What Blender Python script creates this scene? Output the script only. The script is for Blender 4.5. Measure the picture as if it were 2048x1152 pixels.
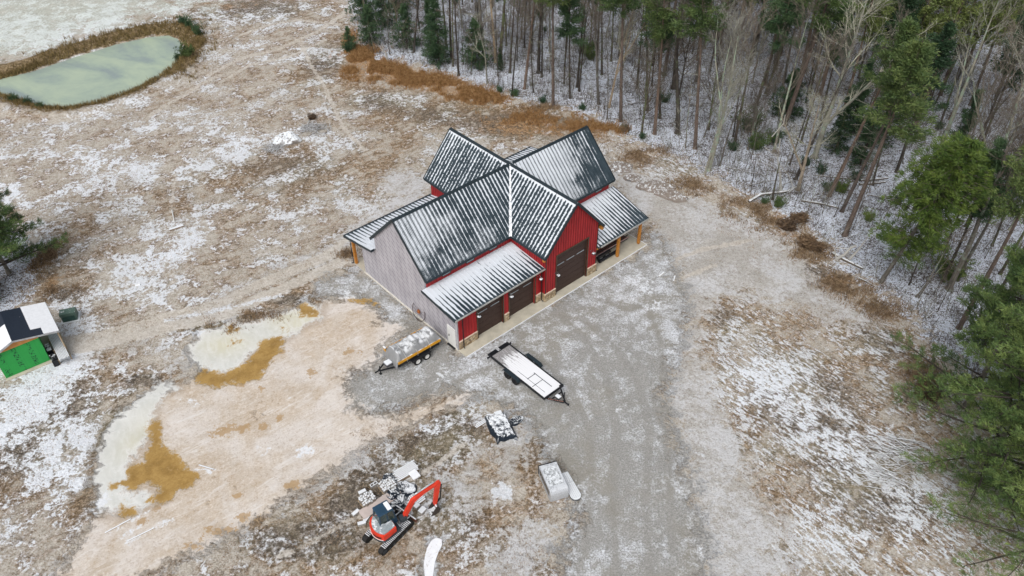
import bpy, math, random
import numpy as np
from math import sin, cos, pi, radians, sqrt, atan2, degrees
from mathutils import Vector, Matrix

SC = bpy.context.scene
for _o in list(bpy.data.objects): bpy.data.objects.remove(_o)
COL = SC.collection
rnd = random.Random(7)

# ------------------------------------------------------------------ camera
FPX, PITCH, ROLL, CAMH = 1585.39, radians(40.67), radians(-0.56), 49.0
_F = np.array([0, cos(PITCH), -sin(PITCH)]); _R = np.array([1.0, 0, 0]); _U = np.cross(_R, _F)
_R2 = _R*cos(ROLL)+_U*sin(ROLL); _U2 = -_R*sin(ROLL)+_U*cos(ROLL)
CAMP = np.array([0, 0, CAMH])
cam_d = bpy.data.cameras.new('camera'); cam = bpy.data.objects.new('camera', cam_d); COL.objects.link(cam)
cam_d.sensor_width = 36.0; cam_d.lens = FPX/2048*36.0; cam_d.clip_start = 0.5; cam_d.clip_end = 6000
M = Matrix(((_R2[0], _U2[0], -_F[0], 0), (_R2[1], _U2[1], -_F[1], 0), (_R2[2], _U2[2], -_F[2], CAMH), (0, 0, 0, 1)))
cam.matrix_world = M
SC.camera = cam

# ------------------------------------------------------------------ world, sun, exposure
SUN_EL, SUN_AZ = radians(52), radians(200)
world = bpy.data.worlds.new("World"); SC.world = world; world.use_nodes = True
wn = world.node_tree.nodes; wl = world.node_tree.links
for n_ in list(wn): wn.remove(n_)
wo = wn.new('ShaderNodeOutputWorld'); wb = wn.new('ShaderNodeBackground'); ws = wn.new('ShaderNodeTexSky')
ws.sky_type = 'NISHITA'; ws.sun_disc = False; ws.sun_elevation = SUN_EL; ws.sun_rotation = SUN_AZ
ws.air_density = 1.0; ws.dust_density = 5.0; ws.ozone_density = 1.0
whs = wn.new('ShaderNodeHueSaturation'); whs.inputs['Saturation'].default_value = 0.28
wl.new(ws.outputs['Color'], whs.inputs['Color']); wl.new(whs.outputs['Color'], wb.inputs['Color'])
wb.inputs['Strength'].default_value = 0.15
wl.new(wb.outputs['Background'], wo.inputs['Surface'])
sun_d = bpy.data.lights.new('sun', 'SUN'); sun = bpy.data.objects.new('sun', sun_d); COL.objects.link(sun)
sun_d.energy = 1.1; sun_d.angle = radians(40); sun_d.color = (1.0, 0.975, 0.95)
# direction towards the sun: azimuth measured from +Y clockwise
sd = Vector((sin(SUN_AZ)*cos(SUN_EL), cos(SUN_AZ)*cos(SUN_EL), sin(SUN_EL)))
sun.rotation_euler = sd.to_track_quat('Z', 'Y').to_euler(); sun.location = (0, 0, 120)
SC.view_settings.view_transform = 'Standard'; SC.view_settings.look = 'None'
SC.view_settings.gamma = 1; SC.view_settings.use_curve_mapping = False
SC.view_settings.exposure = 0.02
SC.render.resolution_x = 1024; SC.render.resolution_y = 576

# ------------------------------------------------------------------ placing helpers (pixel of the photograph -> point of the ground plane)
ANG = radians(41.44); B0 = np.array([-4.69, 48.84, 0.0])
GZ = -0.1
def at(px, py, z=GZ):
    D = _F+_R2*(px-1024)/FPX-_U2*(py-576)/FPX
    return CAMP+D*((z-CAMH)/D[2])
def ray_plane(px, py, p0, nrm):
    D = _F+_R2*(px-1024)/FPX-_U2*(py-576)/FPX
    return CAMP+D*(np.dot(np.array(p0)-CAMP, nrm)/np.dot(D, nrm))
def b2w(x, y, z=0.0):
    return (B0[0]+x*cos(ANG)-y*sin(ANG), B0[1]+x*sin(ANG)+y*cos(ANG), z)

# ------------------------------------------------------------------ smooth value noise (numpy)
_ns = np.random.RandomState(11); _NT = _ns.rand(256, 256)
def vnoise(x, y, s):
    x = np.asarray(x, float)*s+57.3; y = np.asarray(y, float)*s+91.7
    xi = np.floor(x).astype(int); yi = np.floor(y).astype(int); fx = x-xi; fy = y-yi
    fx = fx*fx*(3-2*fx); fy = fy*fy*(3-2*fy)
    a = _NT[xi % 256, yi % 256]; b = _NT[(xi+1) % 256, yi % 256]; c = _NT[xi % 256, (yi+1) % 256]; d = _NT[(xi+1) % 256, (yi+1) % 256]
    return (a*(1-fx)+b*fx)*(1-fy)+(c*(1-fx)+d*fx)*fy

# signed distance (positive inside) to a polygon of ground points
def sdf(X, Y, P):
    P = np.asarray(P)[:, :2]; n = len(P)
    best = np.full(X.shape, 1e9); ins = np.zeros(X.shape, bool)
    for i in range(n):
        ax, ay = P[i]; bx, by = P[(i+1) % n]
        ex, ey = bx-ax, by-ay; L = ex*ex+ey*ey+1e-12
        t = np.clip(((X-ax)*ex+(Y-ay)*ey)/L, 0, 1)
        d = (X-ax-ex*t)**2+(Y-ay-ey*t)**2
        best = np.minimum(best, d)
        c = ((ay > Y) != (by > Y)) & (X < (bx-ax)*(Y-ay)/((by-ay) if abs(by-ay) > 1e-9 else 1e-9)+ax)
        ins ^= c
    best = np.sqrt(best)
    return np.where(ins, best, -best)
def ldist(X, Y, P):
    P = np.asarray(P)[:, :2]; best = np.full(X.shape, 1e9)
    for i in range(len(P)-1):
        ax, ay = P[i]; bx, by = P[i+1]; ex, ey = bx-ax, by-ay; L = ex*ex+ey*ey+1e-12
        t = np.clip(((X-ax)*ex+(Y-ay)*ey)/L, 0, 1)
        best = np.minimum(best, (X-ax-ex*t)**2+(Y-ay-ey*t)**2)
    return np.sqrt(best)
def G(pts): return np.array([at(*p)[:2] for p in pts])

POND = [(-70,175),(-60,150),(0,152),(60,138),(150,108),(230,84),(300,68),(335,66),(355,73),(366,90),(360,108),(345,128),(318,150),(262,180),(200,201),(140,213),(100,212),(60,204),(20,190),(-30,182)]
PONDW = G(POND)
FOREST = [(690,-120),(712,0),(716,50),(728,95),(760,118),(800,122),(880,140),(930,158),(985,180),(1030,196),(1060,204),(1150,218),(1190,236),(1230,262),(1310,296),(1400,338),(1480,378),(1530,405),(1600,440),(1650,490),(1700,545),(1770,590),(1830,640),(1880,700),(1950,760),(2000,800),(2060,860),(2110,980),(2160,1200),(2700,1200),(3400,500),(3200,-200)]
FORESTW = G(FOREST)
def hz(x, y):
    """height of the ground"""
    x = np.asarray(x, float); y = np.asarray(y, float)
    z = GZ+(vnoise(x, y, .35)-.5)*.10+(vnoise(x, y, 1.1)-.5)*.05
    bx = (x-B0[0])*cos(ANG)+(y-B0[1])*sin(ANG); by = -(x-B0[0])*sin(ANG)+(y-B0[1])*cos(ANG)
    near = (bx > -6) & (bx < 28) & (by > -6) & (by < 21)
    z = np.where(near, GZ, z)
    s = sdf(x, y, PONDW)
    z = z+np.where(s > -4.5, .45*np.exp(-((s+2.4)/1.3)**2), 0)          # berm round the pond
    z = z-np.clip((s+.8)/1.6, 0, 1)*.75
    return z
def gz(x, y): return float(hz(np.array([x]), np.array([y]))[0])

# ------------------------------------------------------------------ materials
class NB:
    def __init__(self, name):
        self.m = bpy.data.materials.new(name); self.m.use_nodes = True
        self.t = self.m.node_tree; self.n = self.t.nodes; self.l = self.t.links
        self.b = self.n['Principled BSDF']
        self.b.inputs['Specular IOR Level'].default_value = .3
    def put(self, sock, v):
        if isinstance(v, bpy.types.NodeSocket): self.l.new(v, sock)
        elif isinstance(v, (tuple, list)) and len(v) == 3 and sock.type == 'RGBA': sock.default_value = (*v, 1)
        else: sock.default_value = v
    def math(self, op, a, b=0.0, c=None, clamp=False):
        n = self.n.new('ShaderNodeMath'); n.operation = op; n.use_clamp = clamp
        self.put(n.inputs[0], a); self.put(n.inputs[1], b)
        if c is not None: self.put(n.inputs[2], c)
        return n.outputs[0]
    def add(self, a, b): return self.math('ADD', a, b)
    def mul(self, a, b): return self.math('MULTIPLY', a, b)
    def sub(self, a, b): return self.math('SUBTRACT', a, b)
    def mad(self, a, k, c): return self.math('MULTIPLY_ADD', a, k, c)
    def ss(self, v, lo, hi, a=0.0, b=1.0):
        n = self.n.new('ShaderNodeMapRange'); n.interpolation_type = 'SMOOTHSTEP'
        self.put(n.inputs[0], v); self.put(n.inputs[1], lo); self.put(n.inputs[2], hi); self.put(n.inputs[3], a); self.put(n.inputs[4], b)
        return n.outputs[0]
    def mix(self, f, a, b):
        n = self.n.new('ShaderNodeMix'); n.data_type = 'RGBA'; n.clamp_factor = True
        self.put(n.inputs[0], f); self.put(n.inputs[6], a); self.put(n.inputs[7], b)
        return n.outputs[2]
    def lerp(self, f, a, b):
        n = self.n.new('ShaderNodeMix'); n.data_type = 'FLOAT'; n.clamp_factor = True
        self.put(n.inputs[0], f); self.put(n.inputs[2], a); self.put(n.inputs[3], b); return n.outputs[0]
    def pos(self): return self.n.new('ShaderNodeNewGeometry').outputs['Position']
    def obj(self): return self.n.new('ShaderNodeTexCoord').outputs['Object']
    def nrm(self):
        s = self.n.new('ShaderNodeSeparateXYZ'); self.l.new(self.n.new('ShaderNodeNewGeometry').outputs['Normal'], s.inputs[0]); return s.outputs
    def uv(self): return self.n.new('ShaderNodeTexCoord').outputs['UV']
    def sep(self, v):
        s = self.n.new('ShaderNodeSeparateXYZ'); self.put(s.inputs[0], v); return s.outputs
    def comb(self, x, y, z=0.0):
        s = self.n.new('ShaderNodeCombineXYZ'); self.put(s.inputs[0], x); self.put(s.inputs[1], y); self.put(s.inputs[2], z); return s.outputs[0]
    def mapping(self, v, scale=(1,1,1), rot=(0,0,0), loc=(0,0,0)):
        if any(rot) and tuple(scale) != (1, 1, 1):          # turn first, then stretch
            v = self.mapping(v, (1, 1, 1), rot); rot = (0, 0, 0)
        n = self.n.new('ShaderNodeMapping'); self.l.new(v, n.inputs[0]); n.inputs['Scale'].default_value = scale; n.inputs['Rotation'].default_value = rot; n.inputs['Location'].default_value = loc
        return n.outputs[0]
    def noise(self, v, scale, detail=4, rough=.55, dist=0.0, dim='3D'):
        n = self.n.new('ShaderNodeTexNoise'); n.noise_dimensions = dim
        self.l.new(v, n.inputs['Vector']); n.inputs['Scale'].default_value = scale; n.inputs['Detail'].default_value = detail
        n.inputs['Roughness'].default_value = rough; n.inputs['Distortion'].default_value = dist
        return n.outputs['Fac']
    def voro(self, v, scale, feature='F1', out='Distance', rand=1.0):
        n = self.n.new('ShaderNodeTexVoronoi'); n.feature = feature; self.l.new(v, n.inputs['Vector']); n.inputs['Scale'].default_value = scale
        n.inputs['Randomness'].default_value = rand
        return n.outputs[out]
    def attr(self, name, out='Fac'):
        n = self.n.new('ShaderNodeAttribute'); n.attribute_name = name; return n.outputs[out]
    def rand(self): return self.n.new('ShaderNodeObjectInfo').outputs['Random']
    def ramp(self, f, stops):
        n = self.n.new('ShaderNodeValToRGB'); self.put(n.inputs[0], f); e = n.color_ramp.elements
        while len(e) < len(stops): e.new(.5)
        for i, (p, c) in enumerate(stops): e[i].position = p; e[i].color = (*c, 1)
        return n.outputs[0]
    def bump(self, h, strength=.3, dist=.05):
        n = self.n.new('ShaderNodeBump'); self.put(n.inputs['Height'], h); n.inputs['Strength'].default_value = strength; n.inputs['Distance'].default_value = dist
        self.l.new(n.outputs[0], self.b.inputs['Normal'])
    def out(self, col, rough=.7, metal=0.0):
        self.put(self.b.inputs['Base Color'], col); self.put(self.b.inputs['Roughness'], rough); self.b.inputs['Metallic'].default_value = metal
        return self.m

def simple(name, c, rough=.6, metal=0.0, var=.18, scale=3.0, bump=0.0, spec=None):
    k = NB(name); n = k.noise(k.obj(), scale, 5, .65)
    f = k.ss(n, .3, .7)
    col = k.mix(f, tuple(x*(1-var) for x in c), tuple(min(1, x*(1+var)) for x in c))
    if bump: k.bump(n, bump, .03)
    if spec is not None: k.b.inputs['Specular IOR Level'].default_value = spec
    return k.out(col, rough, metal)
def snowy(name, c, amount=.6, rough=.6, scale=3.0, metal=0.0, steep=.55, snowc=(.74,.77,.80)):
    """a surface with thin snow lying on whatever faces up"""
    k = NB(name); p = k.obj(); nz = k.nrm()[2]
    n = k.noise(p, scale, 6, .65); n2 = k.noise(p, scale*6, 3, .6)
    up = k.ss(nz, steep, steep+.3)
    m = k.ss(k.add(k.mul(n, .7), k.mul(n2, .3)), .72-amount*.5, .80-amount*.5)
    base = k.mix(k.ss(n2, .3, .7), tuple(x*.8 for x in c), tuple(x*1.15 for x in c))
    f = k.mul(up, m)
    k.bump(k.add(f, n2), .25, .03)
    return k.out(k.mix(f, base, snowc), rough, metal)

MAT = {}
MAT['trim'] = simple('dark_slate_trim', (.022,.034,.042), .45, .2, .15, 2)
MAT['gutter'] = simple('pale_gutter', (.42,.42,.40), .4, .3)
MAT['brown'] = simple('brown_metal', (.060,.036,.030), .5, .2, .15, 4)
MAT['door_trim'] = simple('brown_door_trim', (.075,.052,.036), .55)
MAT['concrete'] = simple('concrete', (.46,.43,.35), .85, 0, .12, 1.2, .15)
MAT['concrete_rim'] = simple('concrete_rim', (.62,.60,.54), .85, 0, .12, 3)
MAT['cedar'] = simple('stained_timber', (.46,.19,.035), .55, 0, .22, 5)
MAT['white'] = simple('white_paint', (.70,.70,.68), .45, 0, .05)
MAT['black'] = simple('black_paint', (.014,.015,.018), .4, 0, .3, 3)
MAT['rubber'] = simple('black_rubber', (.018,.018,.018), .8, 0, .3, 8)
MAT['steel'] = simple('galvanised_steel', (.45,.46,.47), .4, .6)
MAT['glass'] = simple('window_glass', (.10,.12,.14), .08, 0, .1, 1, spec=.8)
MAT['glass_pale'] = simple('painted_sky_pane', (.30,.34,.37), .12, 0, .12, 2, spec=.8)  # sky reflection painted into the panes as a pale glass colour
MAT['lamp'] = snowy('lamp_shade_metal', (.02,.022,.025), .62, .4)
MAT['snow'] = simple('snow_cover', (.78,.80,.83), .7, 0, .05, 4, .2)
MAT['yellow'] = simple('yellow_paint', (.62,.30,.02), .45, 0, .12, 4)
MAT['tarp_black'] = snowy('black_tarp_with_snow', (.012,.020,.032), .60, .35, 2.6, steep=.62)
MAT['tarp_gray'] = None
MAT['excred'] = simple('orange_red_paint', (.66,.048,.022), .4, 0, .12, 3)
MAT['excdark'] = simple('charcoal_paint', (.035,.045,.055), .4, 0, .15, 3)
MAT['excroof'] = simple('blue_grey_cab_roof', (.022,.055,.095), .35, 0, .12, 2)
MAT['excgrey'] = snowy('grey_engine_hood', (.30,.34,.36), .45, .4)
MAT['track'] = snowy('track_rubber_snow', (.016,.017,.018), .70, .7, 5)
MAT['wood_snow'] = snowy('weathered_wood_snow', (.26,.20,.14), .78, .8, 2.5)
MAT['wood'] = simple('raw_wood', (.40,.30,.19), .8, 0, .2, 4)
MAT['ply'] = simple('orange_plywood', (.52,.24,.075), .7, 0, .12, 2)
MAT['block'] = snowy('concrete_block_snow', (.34,.33,.31), .85, .9, 4)
MAT['stone_pile'] = snowy('wrapped_stone_snow', (.22,.19,.16), .86, .7, 5)
MAT['felt'] = snowy('roofing_felt', (.018,.026,.042), .18, .45, 1.6)
MAT['utility'] = snowy('utility_green', (.085,.14,.115), .35, .45, 3)
MAT['bark_pine'] = None

def bark(name, a, b, sc=1.0, lichen=None):
    k = NB(name); p = k.obj(); v = k.mapping(p, (6*sc, 6*sc, 1.1*sc)); n = k.noise(v, 1.0, 6, .7, .6)
    r = k.rand()
    c = k.mix(k.ss(n, .32, .68), a, b)
    if lichen:
        l = k.ss(k.add(k.noise(p, .9, 4, .6), k.mul(k.sub(r, .5), .12)), .50, .60); c = k.mix(l, c, lichen)
    h = k.n.new('ShaderNodeHueSaturation'); k.put(h.inputs['Value'], k.mad(r, .5, .75)); k.put(h.inputs['Saturation'], k.mad(r, .4, .75)); k.put(h.inputs['Color'], c)
    k.bump(n, .5, .04)
    return k.out(h.outputs[0], .9)
MAT['bark_pine'] = bark('pine_bark', (.065,.047,.038), (.19,.14,.11))
MAT['bark_dark'] = bark('dark_bark', (.030,.025,.021), (.100,.083,.068), 1, (.10,.115,.06))
MAT['bark_pale'] = bark('pale_bark', (.15,.145,.115), (.34,.33,.27), .8, (.25,.31,.24))
MAT['bark_tan'] = bark('tan_bark', (.20,.15,.10), (.40,.33,.24), .8)
MAT['bark_grey'] = bark('grey_bark', (.085,.075,.062), (.21,.19,.16), 1, (.24,.28,.22))
MAT['twig'] = bark('twig_bark', (.085,.070,.056), (.21,.18,.145), 1)
MAT['twig_pale'] = bark('pale_twig_bark', (.20,.195,.15), (.38,.38,.31), 1)
MAT['snag'] = snowy('bleached_wood_snow', (.42,.41,.38), .6, .8)
MAT['log'] = snowy('fallen_log_snow', (.12,.10,.08), .66, .9)

def foliage(name, cs, snow=0.0):
    k = NB(name); p = k.obj(); n = k.noise(p, .9, 3, .6); n2 = k.noise(p, 7, 3, .7); r = k.rand()
    f = k.add(k.add(k.mul(n, .65), k.mul(n2, .35)), k.mul(k.sub(r, .5), .16))
    c = k.ramp(k.ss(f, .28, .72), [(0, cs[0]), (.5, cs[1]), (1, cs[2])])
    k.b.inputs['Transmission Weight'].default_value = 0
    k.b.inputs['Subsurface Weight'].default_value = 0
    return k.out(c, .6)
MAT['needle_pine'] = foliage('pine_needles', [(.030,.060,.020), (.080,.125,.038), (.165,.205,.065)])
MAT['needle_olive'] = foliage('olive_pine_needles', [(.045,.070,.020), (.120,.160,.045), (.22,.26,.08)])
MAT['needle_dark'] = foliage('dark_evergreen_needles', [(.014,.036,.018), (.042,.085,.038), (.090,.145,.062)])
MAT['needle_bright'] = foliage('bright_evergreen_needles', [(.042,.085,.018), (.125,.185,.036), (.27,.34,.07)])
MAT['needle_white'] = foliage('soft_pine_needles', [(.030,.066,.024), (.095,.155,.046), (.225,.29,.085)])
MAT['leaf'] = foliage('broad_evergreen_leaves', [(.018,.050,.026), (.045,.092,.042), (.11,.155,.06)])
MAT['brush'] = foliage('rusty_brush_stems', [(.05,.034,.024), (.13,.085,.05), (.24,.16,.09)])
MAT['stalk'] = foliage('grey_brown_stalks', [(.035,.028,.024), (.095,.078,.062), (.21,.18,.15)])

# ------------------------------------------------------------------ mesh builder
class MB:
    def __init__(s): s.v = []; s.f = []
    def n(s): return len(s.v)
    def addv(s, vs): b = len(s.v); s.v.extend([tuple(map(float, q)) for q in vs]); return b
    def box(s, lo, hi, T=None):
        x0, y0, z0 = lo; x1, y1, z1 = hi
        vs = [(x0,y0,z0),(x1,y0,z0),(x1,y1,z0),(x0,y1,z0),(x0,y0,z1),(x1,y0,z1),(x1,y1,z1),(x0,y1,z1)]
        if T is not None: vs = [tuple(T @ Vector(q)) for q in vs]
        b = s.addv(vs); s.f += [(b,b+3,b+2,b+1),(b+4,b+5,b+6,b+7),(b,b+1,b+5,b+4),(b+1,b+2,b+6,b+5),(b+2,b+3,b+7,b+6),(b+3,b,b+4,b+7)]
        return s
    def cbox(s, lo, hi, c=.03, T=None):
        """box with bevelled edges"""
        x0,y0,z0 = lo; x1,y1,z1 = hi; c = min(c, (x1-x0)/2.01, (y1-y0)/2.01, (z1-z0)/2.01); pts = []
        rows = []
        for z, i in ((z0, c), (z0+c, 0), (z1-c, 0), (z1, c)):
            r = [(x0+i+c*(i==0),y0+i,z),(x1-i-c*(i==0),y0+i,z),(x1-i,y0+i+c*(i==0),z),(x1-i,y1-i-c*(i==0),z),(x1-i-c*(i==0),y1-i,z),(x0+i+c*(i==0),y1-i,z),(x0+i,y1-i-c*(i==0),z),(x0+i,y0+i+c*(i==0),z)]
            rows.append(r)
        vs = [q for r in rows for q in r]
        if T is not None: vs = [tuple(T @ Vector(q)) for q in vs]
        b = s.addv(vs)
        for k in range(3):
            for j in range(8): s.f.append((b+k*8+j, b+k*8+(j+1) % 8, b+(k+1)*8+(j+1) % 8, b+(k+1)*8+j))
        s.f.append(tuple(b+j for j in range(7, -1, -1))); s.f.append(tuple(b+24+j for j in range(8)))
        return s
    def bar(s, a, b, w, h=None, up=(0,0,1)):
        """rectangular bar from a to b"""
        h = h or w; a = Vector(a); b = Vector(b); d = (b-a); L = d.length; d.normalize(); u = Vector(up)
        if abs(d.dot(u)) > .98: u = Vector((1,0,0))
        x = d.cross(u).normalized(); z = x.cross(d).normalized()
        vs = []
        for p in (a, b):
            for sx, sz in ((-1,-1),(1,-1),(1,1),(-1,1)): vs.append(p+x*sx*w/2+z*sz*h/2)
        q = s.addv(vs); s.f += [(q,q+1,q+2,q+3),(q+7,q+6,q+5,q+4)]
        for j in range(4): s.f.append((q+j, q+4+j, q+4+(j+1) % 4, q+(j+1) % 4))
        return s
    def tube(s, pts, rad, n=8, cap=True):
        P = [Vector(p) for p in pts]; m = len(P)
        if not isinstance(rad, (list, tuple)): rad = [rad]*m
        b0 = s.n(); ref = None
        for i in range(m):
            d = (P[min(i+1, m-1)]-P[max(i-1, 0)])
            if d.length < 1e-9: d = Vector((0,0,1))
            d.normalize()
            if ref is None:
                ref = Vector((1,0,0)) if abs(d.x) < .9 else Vector((0,1,0))
            x = (ref-d*ref.dot(d)).normalized(); y = d.cross(x); ref = x
            for j in range(n):
                a = 2*pi*j/n; q = P[i]+(x*cos(a)+y*sin(a))*rad[i]; s.v.append((q.x, q.y, q.z))
        for i in range(m-1):
            for j in range(n):
                a = b0+i*n+j; c = b0+i*n+(j+1) % n; s.f.append((a, c, c+n, a+n))
        if cap:
            s.f.append(tuple(b0+j for j in range(n-1, -1, -1))); s.f.append(tuple(b0+(m-1)*n+j for j in range(n)))
        return s
    def prism(s, poly, axis, lo, hi, T=None):
        """polygon (2D) extruded along an axis; coordinates fill the other two axes in order"""
        def mk(p, t):
            if axis == 'x': return (t, p[0], p[1])
            if axis == 'y': return (p[0], t, p[1])
            return (p[0], p[1], t)
        m = len(poly); vs = [mk(p, lo) for p in poly]+[mk(p, hi) for p in poly]
        if T is not None: vs = [tuple(T @ Vector(q)) for q in vs]
        b = s.addv(vs); s.f.append(tuple(b+j for j in range(m-1, -1, -1))); s.f.append(tuple(b+m+j for j in range(m)))
        for j in range(m): s.f.append((b+j, b+(j+1) % m, b+m+(j+1) % m, b+m+j))
        return s
    def disc(s, c, axis, r0, r1, h0, h1, n=16, T=None):
        """ring/cylinder about an axis through c"""
        def mk(u, w, t):
            p = {'x': (t, u, w), 'y': (u, t, w), 'z': (u, w, t)}[axis]
            q = (c[0]+p[0], c[1]+p[1], c[2]+p[2]); return tuple(T @ Vector(q)) if T is not None else q
        b = s.n(); rings = [(r1,h0),(r1,h1)] if r0 <= 0 else [(r0,h0),(r1,h0),(r1,h1),(r0,h1)]
        for r, h in rings:
            for j in range(n): a = 2*pi*j/n; s.v.append(mk(r*cos(a), r*sin(a), h))
        K = len(rings)
        for k in range(K if r0 > 0 else 1):
            for j in range(n): s.f.append((b+k*n+j, b+k*n+(j+1) % n, b+((k+1) % K)*n+(j+1) % n, b+((k+1) % K)*n+j))
        if r0 <= 0: s.f.append(tuple(b+j for j in range(n-1, -1, -1))); s.f.append(tuple(b+n+j for j in range(n)))
        return s
    def mesh(s, name):
        me = bpy.data.meshes.new(name); me.from_pydata(s.v, [], s.f); me.update()
        import bmesh
        if len(s.f) < 6000:
            bm = bmesh.new(); bm.from_mesh(me); bmesh.ops.recalc_face_normals(bm, faces=bm.faces); bm.to_mesh(me); bm.free()
        return me

def link(name, me, mat, parent=None, smooth=False):
    o = bpy.data.objects.new(name, me); COL.objects.link(o)
    if mat is not None:
        me.materials.clear(); me.materials.append(mat)
    if parent is not None: o.parent = parent
    if smooth: me.polygons.foreach_set('use_smooth', [True]*len(me.polygons))
    return o
def obj(name, mb, mat, parent=None, smooth=False): return link(name, mb.mesh(name), mat, parent, smooth)
def tag(o, label=None, cat=None, group=None, kind=None):
    if label: o['label'] = label
    if cat: o['category'] = cat
    if group: o['group'] = group
    if kind: o['kind'] = kind
    return o
def thing(name, label, cat, loc=(0,0,0), rz=0.0, group=None):
    o = bpy.data.objects.new(name, None); COL.objects.link(o); o.location = loc; o.rotation_euler = (0,0,rz)
    o.empty_display_size = .3
    return tag(o, label, cat, group)
def copy_tree(o, parent=None):
    c = o.copy(); COL.objects.link(c); c.parent = parent
    for ch in KIDS.get(o.name, []): copy_tree(ch, c)
    return c
KIDS = {}
def kids(o, *ch): KIDS[o.name] = list(ch); return o

# ================================================================== GROUND
def row_coords():
    y = [-900, -300, -100, -40, 0, 12, 18]; v = 22.0
    while v < 150: y.append(v); v += .19+.0024*(v-22)
    return np.array(y+[155, 165, 185, 220, 300, 450, 800, 1600, 3200])
def make_ground():
    ys = row_coords(); s = np.linspace(-1, 1, 640)
    xs = np.concatenate([[-60, -25, -10, -5, -3, -2, -1.5, -1.2, -1.08], s, [1.08, 1.2, 1.5, 2, 3, 5, 10, 25, 60]])
    Wd = 19+.60*np.maximum(ys, 0)
    X = (xs[None, :]*Wd[:, None]); Y = np.repeat(ys[:, None], len(xs), 1)
    shp = X.shape; X = X.ravel(); Y = Y.ravel()
    Z = hz(X, Y)
    me = bpy.data.meshes.new('ground'); nv = len(X); r, c = shp
    me.vertices.add(nv); co = np.stack([X, Y, Z], 1).astype(np.float32); me.vertices.foreach_set('co', co.ravel())
    idx = np.arange(nv).reshape(shp); q = np.stack([idx[:-1, :-1], idx[:-1, 1:], idx[1:, 1:], idx[1:, :-1]], -1).reshape(-1, 4)
    me.loops.add(q.size); me.loops.foreach_set('vertex_index', q.ravel().astype(np.int32))
    me.polygons.add(len(q)); me.polygons.foreach_set('loop_start', (np.arange(len(q))*4).astype(np.int32)); me.polygons.foreach_set('loop_total', np.full(len(q), 4, np.int32))
    me.update()
    def put(name, a):
        at_ = me.attributes.new(name, 'FLOAT', 'POINT'); at_.data.foreach_set('value', np.clip(a, 0, 1).astype(np.float32))
    def area(polys, soft):
        m = np.zeros(nv)
        for P in polys: m = np.maximum(m, np.clip(.5+sdf(X, Y, G(P))/(2*soft), 0, 1))
        return m
    def paths(ps, soft):
        m = np.zeros(nv)
        for P, w in ps: m = np.maximum(m, np.clip(.5+(w-ldist(X, Y, G(P)))/(2*soft), 0, 1))
        return m
    def blobs(bs, base):
        """(px, py, radius x, radius y in photo pixels, value)"""
        f = np.full(nv, float(base)); 
        for px, py, rx, ry, v in bs:
            c_ = at(px, py); ex = abs(at(px+rx, py)[0]-c_[0]); ey = abs(at(px, py-ry)[1]-at(px, py+ry)[1])/2
            d = ((X-c_[0])/ex)**2+((Y-c_[1])/ey)**2
            f = f+(v-f)*np.exp(-d*1.1)
        return f
    # driveway gravel
    gravel = area([
        [(640,560),(700,545),(740,548),(800,600),(918,705),(1292,495),(1310,470),(1330,480),(1345,520),(1372,580),(1378,640),(1350,720),(1330,790),(1348,850),(1368,910),(1385,980),(1400,1060),(1420,1200),(1110,1200),(1120,1100),(1150,1040),(1140,960),(1090,900),(1065,850),(1030,820),(960,785),(900,785),(850,800),(800,825),(740,828),(700,810),(685,770),(705,745),(740,735),(800,690),(830,660),(795,655),(760,640),(745,610),(720,598),(690,600),(650,595),(610,590)],
    ], 1.9)
    put('m_gravel', gravel)
    put('m_frost', blobs([(1200,620,90,60,.75),(1250,560,60,40,.7),(1130,600,50,35,.35),(1000,730,80,50,.8),(920,740,50,35,.75),(1090,700,60,40,.62),(1150,760,90,60,.55),(1180,690,50,30,.35),(1220,640,50,30,.4),(1240,900,110,80,.42),(1170,870,50,40,.3),(1250,1080,130,90,.5),(680,570,50,20,.7),(770,600,40,30,.55),(770,790,60,40,.5),(880,690,30,30,.12),(1320,560,45,90,.72),(1330,680,30,50,.7)], .40))
    # packed pale dirt
    dirt = area([
        [(1225,335),(1260,330),(1330,370),(1400,400),(1440,430),(1560,470),(1610,520),(1650,570),(1720,610),(1760,640),(1720,655),(1640,640),(1560,610),(1500,590),(1440,600),(1410,640),(1400,700),(1430,790),(1480,880),(1500,960),(1540,1000),(1580,1040),(1560,1090),(1530,1200),(1390,1200),(1370,1050),(1350,900),(1320,800),(1340,700),(1360,640),(1350,560),(1320,480),(1290,440),(1230,370)],
        [(840,380),(860,360),(800,340),(760,350),(770,380),(800,400),(730,440),(690,470),(660,500),(700,520),(720,470),(840,400)],
        [(990,850),(1060,830),(1080,880),(1060,950),(1000,960),(960,900)], [(1000,1080),(1080,1030),(1120,1060),(1080,1152),(1000,1180),(970,1120)],
        [(900,950),(960,930),(1000,990),(960,1020),(900,1000)],
        [(700,880),(760,870),(740,920),(690,950),(640,990),(600,1000)],
        [(400,690),(420,720),(390,760),(330,765),(350,720),(380,700)],
        [(250,660),(330,645),(300,690),(250,700),(180,705),(200,680)],
    ], 2.2)
    tracks = paths([([(100,700),(200,690),(330,650),(430,630),(520,590),(620,545),(700,505)], 1.0), ([(400,625),(480,580),(560,540),(650,500),(720,450)], 1.1), ([(560,560),(640,525),(690,510)], .8)], 1.1)
    tracks = np.maximum(tracks, paths([([(700,1120),(760,1040)], .3), ([(560,1110),(700,1040),(860,930),(940,880)], .22), ([(100,1152),(300,1010),(440,940)], .8)], .6))
    put('m_dirt', np.maximum(dirt, tracks*.62))
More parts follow.
